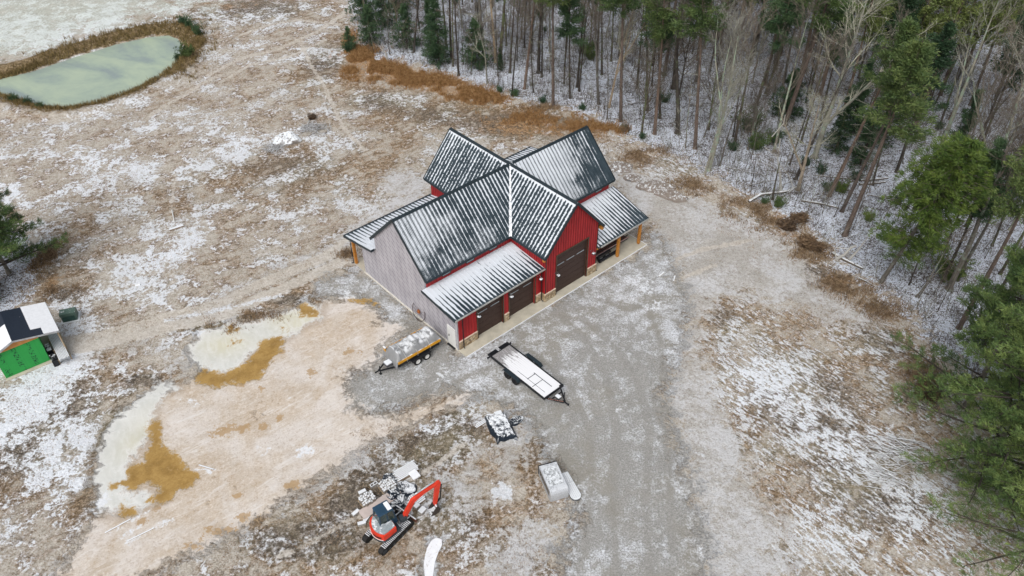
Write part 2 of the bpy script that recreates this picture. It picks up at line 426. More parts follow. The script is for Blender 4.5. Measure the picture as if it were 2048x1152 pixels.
    put('m_lane', paths([([(1235,1180),(1225,1000),(1232,860),(1215,760),(1170,680),(1120,630)], .30), ([(1300,1180),(1292,1000),(1300,860),(1275,760),(1225,690),(1170,640)], .30), ([(1345,1100),(1335,900),(1330,780),(1320,680),(1290,600)], .28), ([(1170,1100),(1185,960),(1180,860),(1140,770),(1060,700),(1000,690)], .26), ([(900,770),(960,740),(1010,730)], .25), ([(860,810),(840,790),(880,745),(930,730)], .5), ([(1380,620),(1320,600),(1260,620),(1200,600)], .28)], .40))
    put('m_track', paths([([(90,705),(190,690),(330,655),(430,637),(520,598),(620,552),(690,520)], .75), ([(100,690),(200,672),(330,635),(425,612),(510,572),(610,530),(700,498)], .70), ([(400,628),(480,586),(560,550),(650,510),(720,460)], .45),
        ([(417,150),(486,115),(560,98),(640,60),(700,20)], .45), ([(440,165),(500,130),(580,112),(650,80)], .30), ([(483,69),(540,50),(600,40),(680,50)], .35), ([(600,80),(622,130),(650,175),(668,215)], .28), ([(300,230),(400,170),(440,150)], .4), ([(560,1112),(640,1075),(760,1010),(860,935),(930,888)], .22), ([(350,350),(345,400),(343,425)], .18), ([(668,215),(690,260),(730,300)], .3),
        ([(1180,600),(1300,540),(1400,500),(1500,480)], .3), ([(1200,640),(1330,570),(1430,530)], .3)], .35))
    # peach mud yard
    mud = area([[(650,600),(700,598),(745,612),(760,640),(795,660),(790,672),(760,690),(735,735),(700,745),(690,770),(700,812),(740,830),(800,828),(870,795),(930,790),(900,820),(800,860),(720,900),(640,960),(560,1010),(480,1060),(400,1100),(300,1152),(60,1220),(150,1100),(190,1035),(190,980),(200,900),(250,840),(300,795),(345,765),(400,750),(380,690),(400,665),(470,645),(560,620)]], 1.3)
    put('m_mud', mud)
    ice = area([[(378,690),(400,662),(450,648),(520,640),(560,622),(620,604),(645,612),(640,640),(600,660),(575,676),(540,690),(500,712),(470,745),(430,752),(400,745),(385,730)],
                [(345,765),(360,778),(318,800),(306,838),(300,880),(270,905),(262,930),(272,960),(250,985),(300,985),(330,1000),(270,1020),(240,1030),(195,1025),(186,985),(190,930),(200,880),(225,840),(270,800),(310,772)],
                [(870,1078),(882,1080),(880,1096),(868,1115),(868,1160),(850,1160),(848,1120),(855,1090)]], .9)
    put('m_ice', ice)
    put('m_icey', blobs([(450,690,60,25,1.),(330,900,60,60,.0),(270,880,35,50,.8),(330,820,30,20,.7),(590,640,50,25,1.25)], .25))
    amber = area([[(520,688),(545,674),(565,668),(572,680),(560,700),(548,722),(530,745),(508,762),(470,768),(430,776),(400,768),(390,752),(400,738),(416,728),(425,742),(450,745),(480,735),(500,715)],
                  [(300,842),(316,836),(328,850),(326,890),(350,905),(370,930),(402,950),(385,975),(350,985),(335,1005),(312,1012),(296,1000),(318,975),(290,970),(265,978),(240,972),(222,980),(225,968),(248,958),(255,930),(285,925),(292,905),(296,870)],
                  [(232,1010),(250,1006),(270,1015),(268,1030),(250,1038),(232,1028)],
                  [(455,655),(468,650),(478,658),(470,668),(457,664)], [(568,652),(580,655),(572,666),(560,662)], [(466,680),(480,682),(476,690),(462,690)],
                  [(590,612),(604,608),(640,618),(636,632),(600,632)],
                  [(700,602),(728,596),(748,602),(760,615),(745,612),(720,603)]], .65)
    put('m_amber', amber)
    put('m_forest', np.maximum(area([FOREST], 3.2), area([[(-300,440),(0,430),(50,470),(75,520),(60,590),(20,625),(-40,640),(-300,700)]], 1.2)))
    # snow cover and tint of the rough grass
    snow = blobs([(120,60,220,50,.85),(330,10,200,30,.6),(560,280,60,30,.9),(470,290,60,25,.75),(230,320,200,50,.62),(100,360,150,60,.68),(60,800,130,120,.85),(100,1000,110,120,.75),(250,640,90,50,.55),(340,500,90,50,.72),(480,430,90,50,.6),(650,300,60,30,.55),(560,350,140,60,.45),(800,300,60,60,.30),(400,560,80,40,.55),
                  (560,80,120,50,.55),(650,170,80,30,.40),(1500,740,60,50,.76),(1600,830,90,60,.74),(1700,900,110,80,.80),(1800,1010,110,80,.82),(1650,1060,90,60,.75),(1900,1100,90,90,.7),(1560,760,60,60,.8),(1480,800,50,50,.7),(1620,950,50,60,.55),(1720,980,60,30,.45),
                  (600,905,25,14,1.),(610,912,22,12,1.),(1006,985,26,22,1.15),(1000,1090,60,50,.62),(900,1110,50,50,.6),(800,880,70,30,.6),(760,1120,60,40,.5),(870,900,50,30,.4),(1240,230,70,30,.2),(1000,200,150,40,.22),(1400,430,90,50,.5),(1530,680,60,40,.5),(1320,350,40,30,.6),
                  (860,850,40,14,.75),(750,1060,40,40,.45),(620,1100,110,50,.40),(390,600,160,30,.6),(60,660,70,60,.75),(215,860,14,50,.1),(172,990,14,50,.15),(300,762,46,10,.1),(400,655,40,9,.15),(520,632,60,8,.2),(850,900,60,24,.25),(560,1040,90,16,.3),(720,990,60,16,.3),(1560,900,30,20,.5),(1680,850,40,14,.45),(1800,930,50,24,.4),(1720,1040,60,16,.4)], .5)
    put('m_snow', snow)
    brown = blobs([(90,850,130,150,.85),(560,340,180,60,.75),(500,20,160,30,.85),(330,70,90,30,.7),(650,120,60,60,.8),(1050,250,150,30,.95),(880,230,120,30,.75),(760,200,90,30,.8),(420,380,130,50,.6),(200,430,120,50,.55),(100,520,40,60,.8),(850,900,90,40,1.),(920,850,60,40,1.),(760,960,90,50,1.),(620,1080,140,50,1.),(900,1040,90,60,.85),(1070,900,70,60,.7),(1000,1100,70,50,.7),(580,600,60,16,.85),(480,640,60,14,.95),(400,660,40,12,.95),
                   (290,760,40,14,1.),(1340,330,120,30,.75),(1500,450,60,30,.8),(1600,800,160,120,.85),(1750,980,160,120,.85),(1640,560,70,50,.9),(1760,680,70,60,.8),(1860,790,60,40,1.),(1450,640,50,40,.8),(1500,680,60,50,.6),(230,850,25,60,.9),(180,1000,40,60,.7),(700,650,30,20,.2),(640,900,60,60,.5),(130,590,50,20,.9),(680,510,30,30,.75),(60,700,80,60,.5),(560,990,30,14,1.),(700,1010,50,20,1.)], .45)
    put('m_brown', brown)
    orange = blobs([(735,130,44,26,1.2),(800,150,54,22,1.2),(870,168,60,18,1.1),(940,185,60,16,1.),(700,80,18,30,.8),(1060,255,120,26,.85),(950,215,70,20,.4),(1180,255,60,16,.8),(780,200,80,30,.3),(450,10,140,14,.5),(560,200,100,24,.25),(1560,440,40,14,.7),(1590,470,40,14,.6),(1680,560,50,24,.5),(1300,310,80,20,.4),(110,560,30,24,.6),(100,505,20,30,.8),(90,740,14,14,.6),(520,630,60,12,.5)], 0.0)
    put('m_orange', orange)
    put('m_rust', blobs([(443,863,22,16,1.),(487,858,16,14,.9),(527,853,12,12,.9),(557,838,10,9,.8),(582,972,20,12,1.),(438,1062,34,14,1.),(487,1032,16,12,1.),(515,1042,10,10,1.),(472,992,16,8,.8),(284,1042,14,12,.9),(313,1017,16,10,.9),(562,709,18,10,.7),(621,744,14,12,.7),(522,779,12,8,.8),(820,800,40,12,.8),(845,780,14,18,.8),(380,1090,30,12,.8),(700,700,30,16,.5),(330,1000,14,8,.8),(480,770,20,8,.7),(790,560,12,8,.4)], 0.0))
    put('m_white', np.maximum(blobs([(606,903,24,13,1.15),(1005,985,26,20,1.2),(845,852,16,7,.8),(378,803,40,16,.45),(885,745,24,26,.55),(930,760,30,12,.5),(1280,560,30,30,.6),(1310,600,30,30,.5),(700,590,30,14,.5),(390,668,24,8,.8),(205,1000,20,30,.8),(590,1085,16,8,.8),(1400,905,10,12,.7),(1240,820,12,8,.6),(540,900,60,20,.35),(690,740,40,20,.25),(560,800,40,14,.3)], 0.0), paths([([(215,1066),(262,1040),(300,1020)], .10), ([(258,1084),(310,1056),(345,1038)], .12), ([(235,1078),(280,1052)], .08), ([(380,940),(428,942)], .12), ([(330,640),(430,622),(520,600),(560,592)], .25), ([(868,1075),(862,1100),(860,1160)], .35)], .30)))
    rim = np.exp(-((sdf(X, Y, PONDW)+1.6)/2.0)**2)*np.where(Y > at(200, 150)[1], 1, .55)
    put('m_bank', rim)
    put('m_snowfield', area([[(-300,-60),(420,-60),(430,5),(330,40),(200,75),(60,125),(-60,155),(-300,190)]], 12))
    o = link('ground', me, None); me.polygons.foreach_set('use_smooth', [True]*len(me.polygons))
    tag(o, kind='structure'); o['label'] = 'frosted field, gravel drive and muddy yard under thin snow'
    return o

def ground_material():
    k = NB('ground'); p = k.pos()
    nv = k.noise(p, 7.5, 4, .75); nf = k.noise(p, 3.1, 6, .72); nm = k.noise(p, .8, 7, .68, .3); nl = k.noise(p, .16, 5, .62, .4)
    stk = k.noise(k.mapping(p, (1.0, 2.6, 1), (0, 0, radians(50))), 1.5, 7, .74, .6)
    stk2 = k.noise(k.mapping(p, (.8, 2.6, 1), (0, 0, radians(-38))), .5, 5, .65, .3)
    px = k.sep(p)
    side = k.ss(px[0], 3, 16)                                 # the rough ground east of the drive is combed into streaks
    far = k.ss(px[1], 60, 100)
    A = lambda n: k.attr(n)
    S_ = lambda v, w=.2: k.ss(v, .5-w, .5+w)
    F, V, Mn = S_(nf, .155), S_(nv, .16), S_(nm, .17); Ln = S_(nl, .15); Fi = S_(k.lerp(side, nf, stk), .15)
    def edge(name, am, af, lo=.42, hi=.58, al=0.0):
        v = k.add(A(name), k.add(k.mul(k.sub(Mn, .5), am), k.mul(k.sub(F, .5), af)))
        if al: v = k.add(v, k.mul(k.sub(Ln, .5), al))
        return v, k.ss(v, lo, hi)
    # rough grass
    nl2 = k.noise(p, .42, 5, .62, .7); P1 = S_(nl2, .15)
    t_ = k.add(k.mul(F, .5), k.mul(V, .5))
    br = k.ramp(t_, [(0, (.062,.043,.026)), (.40, (.185,.126,.072)), (.72, (.37,.265,.165)), (1, (.57,.48,.38))])
    brd = k.ramp(t_, [(0, (.036,.030,.025)), (.40, (.105,.086,.066)), (.75, (.235,.195,.152)), (1, (.46,.40,.34))])
    br = k.mix(k.ss(A('m_brown'), .58, .80), br, brd)
    br2 = k.ramp(k.add(k.mul(F, .6), k.mul(V, .4)), [(0, (.085,.072,.045)), (.5, (.23,.195,.125)), (1, (.45,.40,.30))])
    br = k.mix(k.mul(k.ss(nl, .45, .60), .8), br, br2)
    soil = k.ramp(k.add(k.mul(F, .45), k.mul(V, .55)), [(0, (.20,.175,.140)), (.4, (.42,.375,.315)), (1, (.63,.60,.55))])
    fb = k.ss(k.add(k.add(k.mul(Mn, .34), k.mul(P1, .40)), k.add(k.mul(k.sub(A('m_brown'), .5), .95), k.add(k.mul(F, .20), k.mul(k.sub(S_(stk2), .5), .30)))), .29, .56)
    field = k.mix(fb, soil, br)
    org = k.ramp(t_, [(0, (.12,.065,.032)), (.5, (.31,.185,.09)), (1, (.52,.38,.24))])
    fo = k.mul(k.ss(k.add(A('m_orange'), k.add(k.mul(k.sub(Mn, .5), .30), k.mul(k.sub(P1, .5), .35))), .28, .70), k.ss(F, .0, .5))
    field = k.mix(fo, field, org)
    sn = k.add(k.add(k.mul(Fi, k.lerp(side, .27, .44)), k.mul(V, .13)), k.add(k.mul(Mn, k.lerp(side, .26, .22)), k.mul(P1, k.lerp(side, .26, .11)))); sn = k.add(sn, k.mul(S_(stk2), .08))
    sn = k.add(sn, k.mul(k.sub(A('m_snow'), .5), .62)); sn = k.sub(sn, k.mul(fo, .22)); sn = k.add(sn, k.mul(k.sub(Ln, .5), k.lerp(side, .26, .12)))
    thin = k.mul(k.ss(sn, .40, .68), .50)
    field = k.mix(thin, field, k.mix(F, (.47,.46,.45), (.66,.67,.69)))
    fs = k.ss(sn, .585, .70)
    snowc = k.mix(V, (.66,.70,.76), (.86,.89,.93))
    field = k.mix(k.mul(fs, k.ss(A('m_snow'), .45, .72, .72, .97)), field, snowc)
    sf = k.mul(k.ss(k.add(A('m_snowfield'), k.add(k.mul(k.sub(Ln, .5), .35), k.mul(k.sub(Mn, .5), .4))), .30, .95), .70)
    field = k.mix(sf, field, k.mix(k.add(k.mul(F, .35), k.add(k.mul(V, .25), k.mul(P1, .4))), (.33,.355,.30), (.70,.76,.71)))
    bank = k.ramp(F, [(0, (.07,.048,.026)), (.5, (.19,.135,.07)), (1, (.36,.28,.17))])
    field = k.mix(k.ss(k.add(A('m_bank'), k.mul(k.sub(Mn, .5), .3)), .35, .65), field, bank)
    # forest floor
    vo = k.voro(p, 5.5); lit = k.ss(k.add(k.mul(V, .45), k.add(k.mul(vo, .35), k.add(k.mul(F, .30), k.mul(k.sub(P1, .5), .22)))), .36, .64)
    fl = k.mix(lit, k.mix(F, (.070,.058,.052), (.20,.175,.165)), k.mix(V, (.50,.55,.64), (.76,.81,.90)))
    _, ff = edge('m_forest', .45, .35)
    col = k.mix(ff, field, fl)
    # packed dirt
    dc = k.mix(k.add(k.mul(Mn, .5), k.mul(V, .5)), (.345,.325,.295), (.52,.505,.48))
    dc = k.mix(k.mul(k.ss(k.add(k.mul(Ln, .55), k.mul(F, .45)), .35, .75), .8), dc, (.62,.63,.65))
    dc = k.mix(k.mul(k.ss(V, .25, .0), .5), dc, (.17,.13,.10))
    _, fd = edge('m_dirt', .60, .35, .30, .72, .3)
    col = k.mix(k.mul(fd, .92), col, dc)
    ft = k.ss(k.add(A('m_track'), k.add(k.mul(k.sub(Mn, .5), .5), k.mul(k.sub(F, .5), .25))), .40, .70); col = k.mix(k.mul(ft, .82), col, k.mix(k.add(k.mul(V, .5), k.mul(F, .5)), (.43,.385,.32), (.66,.625,.575)))
    # gravel
    vg = k.voro(p, 11)
    gb = k.mix(k.add(k.mul(V, .55), k.mul(k.ss(vg, .1, .6), .45)), (.165,.165,.155), (.37,.365,.35))
    gb = k.mix(k.mul(k.ss(nl, .46, .62), .5), gb, (.255,.235,.19))
    fr = k.add(k.add(k.mul(F, .14), k.mul(Mn, .36)), k.add(k.add(k.mul(V, .14), k.mul(P1, .26)), k.mul(k.sub(A('m_frost'), .5), .75)))
    lane = k.ss(k.add(A('m_lane'), k.mul(k.sub(Mn, .5), .35)), .3, .75); fr = k.sub(fr, k.mul(lane, .16))
    fr = k.mul(k.ss(fr, .32, .82), k.ss(V, .0, .9, .45, 1.0))
    gc = k.mix(k.mul(fr, .85), gb, k.mix(V, (.50,.53,.58), (.76,.79,.84))); gc = k.mix(k.mul(lane, .22), gc, (.24,.23,.21))
    _, fg = edge('m_gravel', .34, .30, .26, .74, .2)
    col = k.mix(fg, col, gc)
    # mud
    mc = k.mix(k.add(k.mul(Mn, .6), k.mul(Ln, .4)), (.485,.40,.31), (.55,.50,.44))
    mc = k.mix(k.ss(nl, .46, .60), mc, (.60,.555,.51))
    mc = k.mix(k.mul(k.ss(k.add(k.mul(V, .6), k.mul(F, .4)), .55, .95), .6), mc, (.70,.65,.60)); mc = k.mix(k.mul(k.ss(k.add(k.mul(V, .6), k.mul(F, .4)), .40, .08), .55), mc, (.33,.235,.16))
    trk = k.noise(k.mapping(p, (.45, 2.2, 1), (0, 0, radians(-36))), .9, 5, .65, 1.2); mc = k.mix(k.mul(k.mul(k.ss(trk, .53, .66), P1), .60), mc, (.40,.315,.225)); mc = k.mix(k.mul(k.mul(k.ss(trk, .48, .36), k.sub(1.0, P1)), .65), mc, (.68,.66,.64))
    pud = k.ss(k.add(A('m_rust'), k.add(k.mul(k.sub(Mn, .5), .7), k.mul(k.sub(F, .5), .5))), .42, .70); mc = k.mix(k.mul(pud, .75), mc, (.36,.225,.09))
    _, fm = edge('m_mud', .42, .28, .28, .74, .2)
    col = k.mix(fm, col, mc)
    mc2 = k.mix(k.mul(k.ss(A('m_ice'), .02, .40), .55), col, (.37,.30,.235)); col = k.mix(fm, col, mc2)
    # ice
    wisp = k.noise(k.mapping(p, (.6, 1.4, 1), (0, 0, radians(60))), .8, 5, .6, 1.6)
    ic = k.mix(A('m_icey'), (.56,.585,.59), (.575,.555,.43)); ic = k.mix(k.mul(k.ss(A('m_rust'), .02, .3), .0), ic, (.5,.4,.2)); ic = k.mix(k.mul(k.ss(wisp, .35, .70), .55), ic, (.70,.70,.67)); ic = k.mix(k.mul(F, .2), ic, (.50,.47,.42))
    fi_raw, fi = edge('m_ice', .42, .25, .30, .74)
    ic = k.mix(k.ss(fi_raw, .45, .95, .8, 0.0), ic, (.74,.74,.73))
    col = k.mix(fi, col, ic)
    # amber melt water
    fa_raw, fa = edge('m_amber', .50, .26, .36, .68)
    am = k.mix(Mn, (.255,.150,.042), (.40,.255,.085)); am = k.mix(k.mul(k.ss(V, .6, 1.0), .35), am, (.2,.12,.04)); am = k.mix(k.ss(fa_raw, .5, .85, .7, 0.0), am, (.47,.33,.15))
    col = k.mix(fa, col, am)
    _, fw = edge('m_white', .45, .55, .40, .75); col = k.mix(k.mul(k.mul(fw, k.sub(1.0, fa)), .85), col, k.mix(V, (.58,.61,.65), (.78,.80,.83)))
    k.put(k.b.inputs['Base Color'], col)
    rough = k.lerp(fa, k.lerp(fi, .92, .45), .16); k.put(k.b.inputs['Roughness'], rough)
    dry = k.mul(k.sub(1.0, fa), k.sub(1.0, fi))
    rough_h = k.add(k.mul(nf, .6), k.add(k.mul(nv, .35), k.mul(nm, .9)))
    amp = k.lerp(fm, k.lerp(fg, 1.0, .35), .22)
    bn = k.n.new('ShaderNodeBump'); k.put(bn.inputs['Height'], k.mul(k.mul(rough_h, dry), amp)); bn.inputs['Strength'].default_value = .9; bn.inputs['Distance'].default_value = .22
    k.l.new(bn.outputs[0], k.b.inputs['Normal'])
    return k.m
ground = make_ground(); ground.data.materials.append(ground_material())

# pond water, frozen and milky
def pond():
    k = NB('pond_ice'); p = k.pos(); n = k.noise(k.mapping(p, (.35, 1, 1), (0, 0, .5)), .16, 5, .6, .8); n2 = k.noise(p, 1.2, 4, .6)
    c = k.ramp(k.ss(k.add(k.mul(n, .85), k.mul(n2, .15)), .36, .66), [(0, (.235,.29,.285)), (.5, (.31,.385,.315)), (1, (.385,.46,.345))])
    m = k.out(c, .35)
    mb = MB(); P = np.array(PONDW); cen = P.mean(0)
    pts = []
    for i in range(len(P)):
        a, b = P[i], P[(i+1) % len(P)]
        for t in (0, .25, .5, .75): q = a+(b-a)*t; q = cen+(q-cen)*1.04; pts.append((q[0], q[1]))
    mb.prism(pts, 'z', -.62, -.50)
    o = obj('pond_water', mb, m); tag(o, 'pale green frozen pond surface ringed by brown reeds', kind='structure')
pond()

# ================================================================== THE BARN
XR, RY, RH = 23.48, 8.0, 9.73           # main wing: right end, ridge y, ridge height
CX, CEL, CER = 13.25, 9.49, 17.01       # cross wing: ridge x, eaves
EF, EB, EH = 3.79, 12.21, 5.42          # main eaves
YF, YB = -0.81, 16.9                    # ends of cross wing roof
SEAM = .406
def roof_mat(name, L, a0=.4, a1=0.0, dust=.3, bead=0.0, edge=0.0, big=.35, seedv=0.0, dz=(0, 1), gu=0.0, gd=0.0, U=9.0):
    """standing seam metal, thin snow caught in the pans; UV = (metres along eave, metres up slope)"""
    k = NB(name); u, v, _ = k.sep(k.uv())
    vf = k.math('DIVIDE', v, L)
    P = k.comb(u, v, seedv)
    wob = k.noise(k.mapping(P, (1, .9, 1)), 1.9, 3, .55)
    t = k.math('ABSOLUTE', k.sub(k.math('FRACT', k.add(k.math('DIVIDE', u, SEAM), k.mul(k.sub(wob, .5), .30))), .5)); t = k.mul(t, 2.0)
    pan = k.math('FLOOR', k.math('DIVIDE', u, SEAM)); pr = k.noise(k.comb(pan, seedv, 3.3), .83, 0, .5)
    lrg = k.noise(P, .22, 3, .55); mid = k.noise(k.mapping(P, (1.1, .55, 1)), 1.6, 5, .6)
    cov = k.add(k.mad(vf, a1, a0), k.mul(k.sub(lrg, .5), big*2.4)); cov = k.add(cov, k.mul(k.sub(mid, .5), .9)); cov = k.add(cov, k.mul(k.sub(pr, .5), .5))
    if bead: 
        bd = k.noise(k.mapping(P, (2.2, 2.6, 1)), 2.0, 2, .5); cov = k.add(cov, k.mul(k.sub(bd, .5), bead))
    ug = k.sub(k.math('DIVIDE', u, U), .5); cov = k.sub(cov, k.mul(ug, gu)); cov = k.mul(cov, k.ss(vf, .0, .07))
    if edge: cov = k.add(cov, k.ss(vf, .90, .955, 0, edge))
    fine = k.noise(P, 15, 3, .8)
    f1 = k.ss(k.add(k.sub(cov, t), k.mul(k.sub(fine, .5), .25)), -.09, .09)
    dn = k.ss(k.add(k.add(k.mul(fine, .85), k.mul(k.sub(lrg, .5), .9)), k.sub(k.mul(k.sub(mid, .5), .6), k.mul(ug, gd))), .62-.34*dust, .80-.34*dust)
    dn = k.mul(dn, k.ss(t, .97, .80)); dn = k.mul(dn, min(.9, .30+dust*.5))
    dn = k.mul(dn, k.ss(vf, dz[0], dz[0]+.05)); 
    f = k.math('MAXIMUM', f1, dn)
    metal = k.mix(k.ss(mid, .3, .7), (.022,.037,.048), (.040,.060,.074))
    col = k.mix(f, metal, k.mix(fine, (.52,.57,.63), (.78,.81,.85)))
    k.put(k.b.inputs['Roughness'], k.lerp(f, .38, .75)); k.b.inputs['Metallic'].default_value = 0; k.b.inputs['Specular IOR Level'].default_value = .5
    k.put(k.b.inputs['Base Color'], col)
    bn = k.n.new('ShaderNodeBump'); k.put(bn.inputs['Height'], f); bn.inputs['Strength'].default_value = .35; bn.inputs['Distance'].default_value = .02
    k.l.new(bn.outputs[0], k.b.inputs['Normal'])
    return k.m

def roof_panel(name, poly, eave0, eave1, mat, parent, th=.10, ribs=True, label=None):
    """poly: 3D points of the slope (first edge need not be the eave); eave0->eave1 gives the u axis"""
    P = [Vector(p) for p in poly]; O = Vector(eave0); ux = (Vector(eave1)-O).normalized()
    n = Vector((0, 0, 0))
    for i in range(1, len(P)-1): n += (P[i]-P[0]).cross(P[i+1]-P[0])
    n.normalize(); 
    if n.z < 0: n = -n
    vx = n.cross(ux).normalized()
    if vx.z < 0: vx = -vx
    uvp = [((p-O).dot(ux), (p-O).dot(vx)) for p in P]
    vs = []; fs = []; uvs = []
    m = len(P); dn = Vector((0, 0, -th))
    vs += [tuple(p) for p in P]+[tuple(p+dn) for p in P]; U = uvp+uvp
    fs.append(tuple(range(m))); fs.append(tuple(m+i for i in reversed(range(m))))
    for i in range(m): fs.append((i, m+i, m+(i+1) % m, (i+1) % m))
    if ribs:
        umin = min(a for a, b in uvp); umax = max(a for a, b in uvp)
        kk = math.ceil(umin/SEAM)
        while kk*SEAM < umax:
            u0 = kk*SEAM; kk += 1
            if u0-umin < .05 or umax-u0 < .05: continue
            xs = []
            for i in range(m):
                (a, b), (c, d) = uvp[i], uvp[(i+1) % m]
                if (a-u0)*(c-u0) < 0: xs.append(b+(d-b)*(u0-a)/(c-a))
            if len(xs) < 2: continue
            lo, hi = min(xs)+.015, max(xs)-.05
            if hi-lo < .1: continue
            w, h = .011, .036; b = len(vs)
            for vv in (lo, hi):
                c0 = O+ux*u0+vx*vv
                for q in (c0-ux*w-n*.01, c0-ux*w+n*h, c0+ux*w+n*h, c0+ux*w-n*.01): vs.append(tuple(q)); U.append((u0, vv))
            fs += [(b,b+1,b+2,b+3),(b+7,b+6,b+5,b+4),(b,b+4,b+5,b+1),(b+1,b+5,b+6,b+2),(b+2,b+6,b+7,b+3)]
    me = bpy.data.meshes.new(name); me.from_pydata(vs, [], fs); me.update()
    import bmesh
    bm = bmesh.new(); bm.from_mesh(me); bmesh.ops.recalc_face_normals(bm, faces=bm.faces); bm.to_mesh(me); bm.free()
    ul = me.uv_layers.new(name='UVMap')
    for lp in me.loops: ul.data[lp.index].uv = U[lp.vertex_index]
    o = link(name, me, mat, parent)
    if label: o['label'] = label
    return o

barn = thing('barn', 'red metal sided barn workshop with dark cross gabled roof under snow', 'barn', tuple(B0), ANG)
RED = None
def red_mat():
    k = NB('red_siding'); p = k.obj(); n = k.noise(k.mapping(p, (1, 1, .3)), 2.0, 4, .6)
    x, y, z = k.sep(p); g = k.ss(k.math('ABSOLUTE', k.sub(k.math('FRACT', k.math('DIVIDE', k.add(x, y), .305)), .5)), .40, .46)  # groove shadow between boards, painted in as dark lines
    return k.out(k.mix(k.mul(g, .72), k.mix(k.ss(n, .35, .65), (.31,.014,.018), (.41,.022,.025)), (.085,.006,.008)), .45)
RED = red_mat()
def wrap_mat():
    k = NB('grey_house_wrap'); p = k.obj(); _, y, z = k.sep(p)
    n = k.noise(p, .7, 4, .6)
    # slanted lap lines with short dark printed dashes
    s = k.sub(k.mul(y, .72), k.mul(z, .72)); t = k.add(k.mul(y, .70), k.mul(z, .70))
    ln = k.math('FRACT', k.mul(s, 2.6)); line = k.ss(k.math('ABSOLUTE', k.sub(ln, .5)), .13, .05)
    row = k.math('FLOOR', k.mul(s, 2.6)); dash = k.math('FRACT', k.add(k.mul(t, .95), k.mul(row, .381))); dm = k.ss(dash, .62, .50)
    br = k.noise(p, 9, 3, .6)
    f = k.mul(k.mul(line, dm), k.ss(br, .30, .44))
    c = k.mix(k.ss(n, .35, .65), (.37,.355,.385), (.45,.435,.465))
    l2 = k.ss(k.math('ABSOLUTE', k.sub(k.math('FRACT', k.mul(z, .80)), .5)), .02, .008)
    c = k.mix(k.mul(l2, .25), c, (.2,.19,.22))
    return k.out(k.mix(k.mul(f, .9), c, (.105,.095,.13)), .6)
WRAP = wrap_mat()
def stone_mat():
    k = NB('tan_ledge_stone'); p = k.obj(); v = k.mapping(p, (3.4, 3.4, 4.6))
    cell = k.voro(v, 1.0, 'F1', 'Color'); e = k.voro(v, 1.0, 'DISTANCE_TO_EDGE'); r = k.sep(cell)[0]
    c = k.ramp(r, [(0, (.26,.18,.10)), (.35, (.46,.34,.20)), (.7, (.60,.50,.35)), (1, (.36,.27,.17))])
    k.bump(k.ss(e, 0, .12), .6, .05)
    return k.out(k.mix(k.ss(e, .02, .07), (.20,.165,.125), c), .85)
STONE = stone_mat()
WX0, WX1 = CEL+.44, CER-.41          # cross wing walls 9.93 .. 16.60
WY = EF+.44; WYB = EB-.44
GY = -.46; GYB = 16.45
LTE, LTT = 3.90, 4.36                # left lean-to eave and top heights
def main_z(y): return EH+(RH-EH)*(1-abs(y-RY)/(RY-EF))-.12
def cross_z(x): return EH+(RH-EH)*(1-abs(x-CX)/(CX-CEL))-.12

def battens(mb, a, b, z0, ztop, normal, step=.305, holes=(), w=.035, d=.02):
    """vertical battens along wall line a->b (2D) from z0 to ztop(s)"""
    a = Vector((a[0], a[1])); b = Vector((b[0], b[1])); L = (b-a).length; d_ = (b-a)/L; n = int(L/step)
    for i in range(n+1):
        s = min(L-.02, max(.02, i*step)); p = a+d_*s
        segs = [(z0, ztop(s) if callable(ztop) else ztop)]
        for (h0, h1, hz0, hz1) in holes:
            if h0-.03 < s < h1+.03:
                ns = []
                for (q0, q1) in segs:
                    if hz0 > q0: ns.append((q0, min(q1, hz0)))
                    if hz1 < q1: ns.append((max(q0, hz1), q1))
                segs = ns
        c = p+Vector(normal)*d/2
        for q0, q1 in segs:
            if q1-q0 > .06: mb.bar((c.x, c.y, q0), (c.x, c.y, q1), w if abs(d_.x) > .5 else d, d if abs(d_.x) > .5 else w, up=(0, 1, 0))
def wall_y(name, poly, y0, y1, mat, par=None, lab=None):   # polygon in x,z extruded in y
    mb = MB().prism(poly, 'y', y0, y1); return obj(name, mb, mat, par or barn)
def wall_x(name, poly, x0, x1, mat, par=None):
    mb = MB().prism(poly, 'x', x0, x1); return obj(name, mb, mat, par or barn)

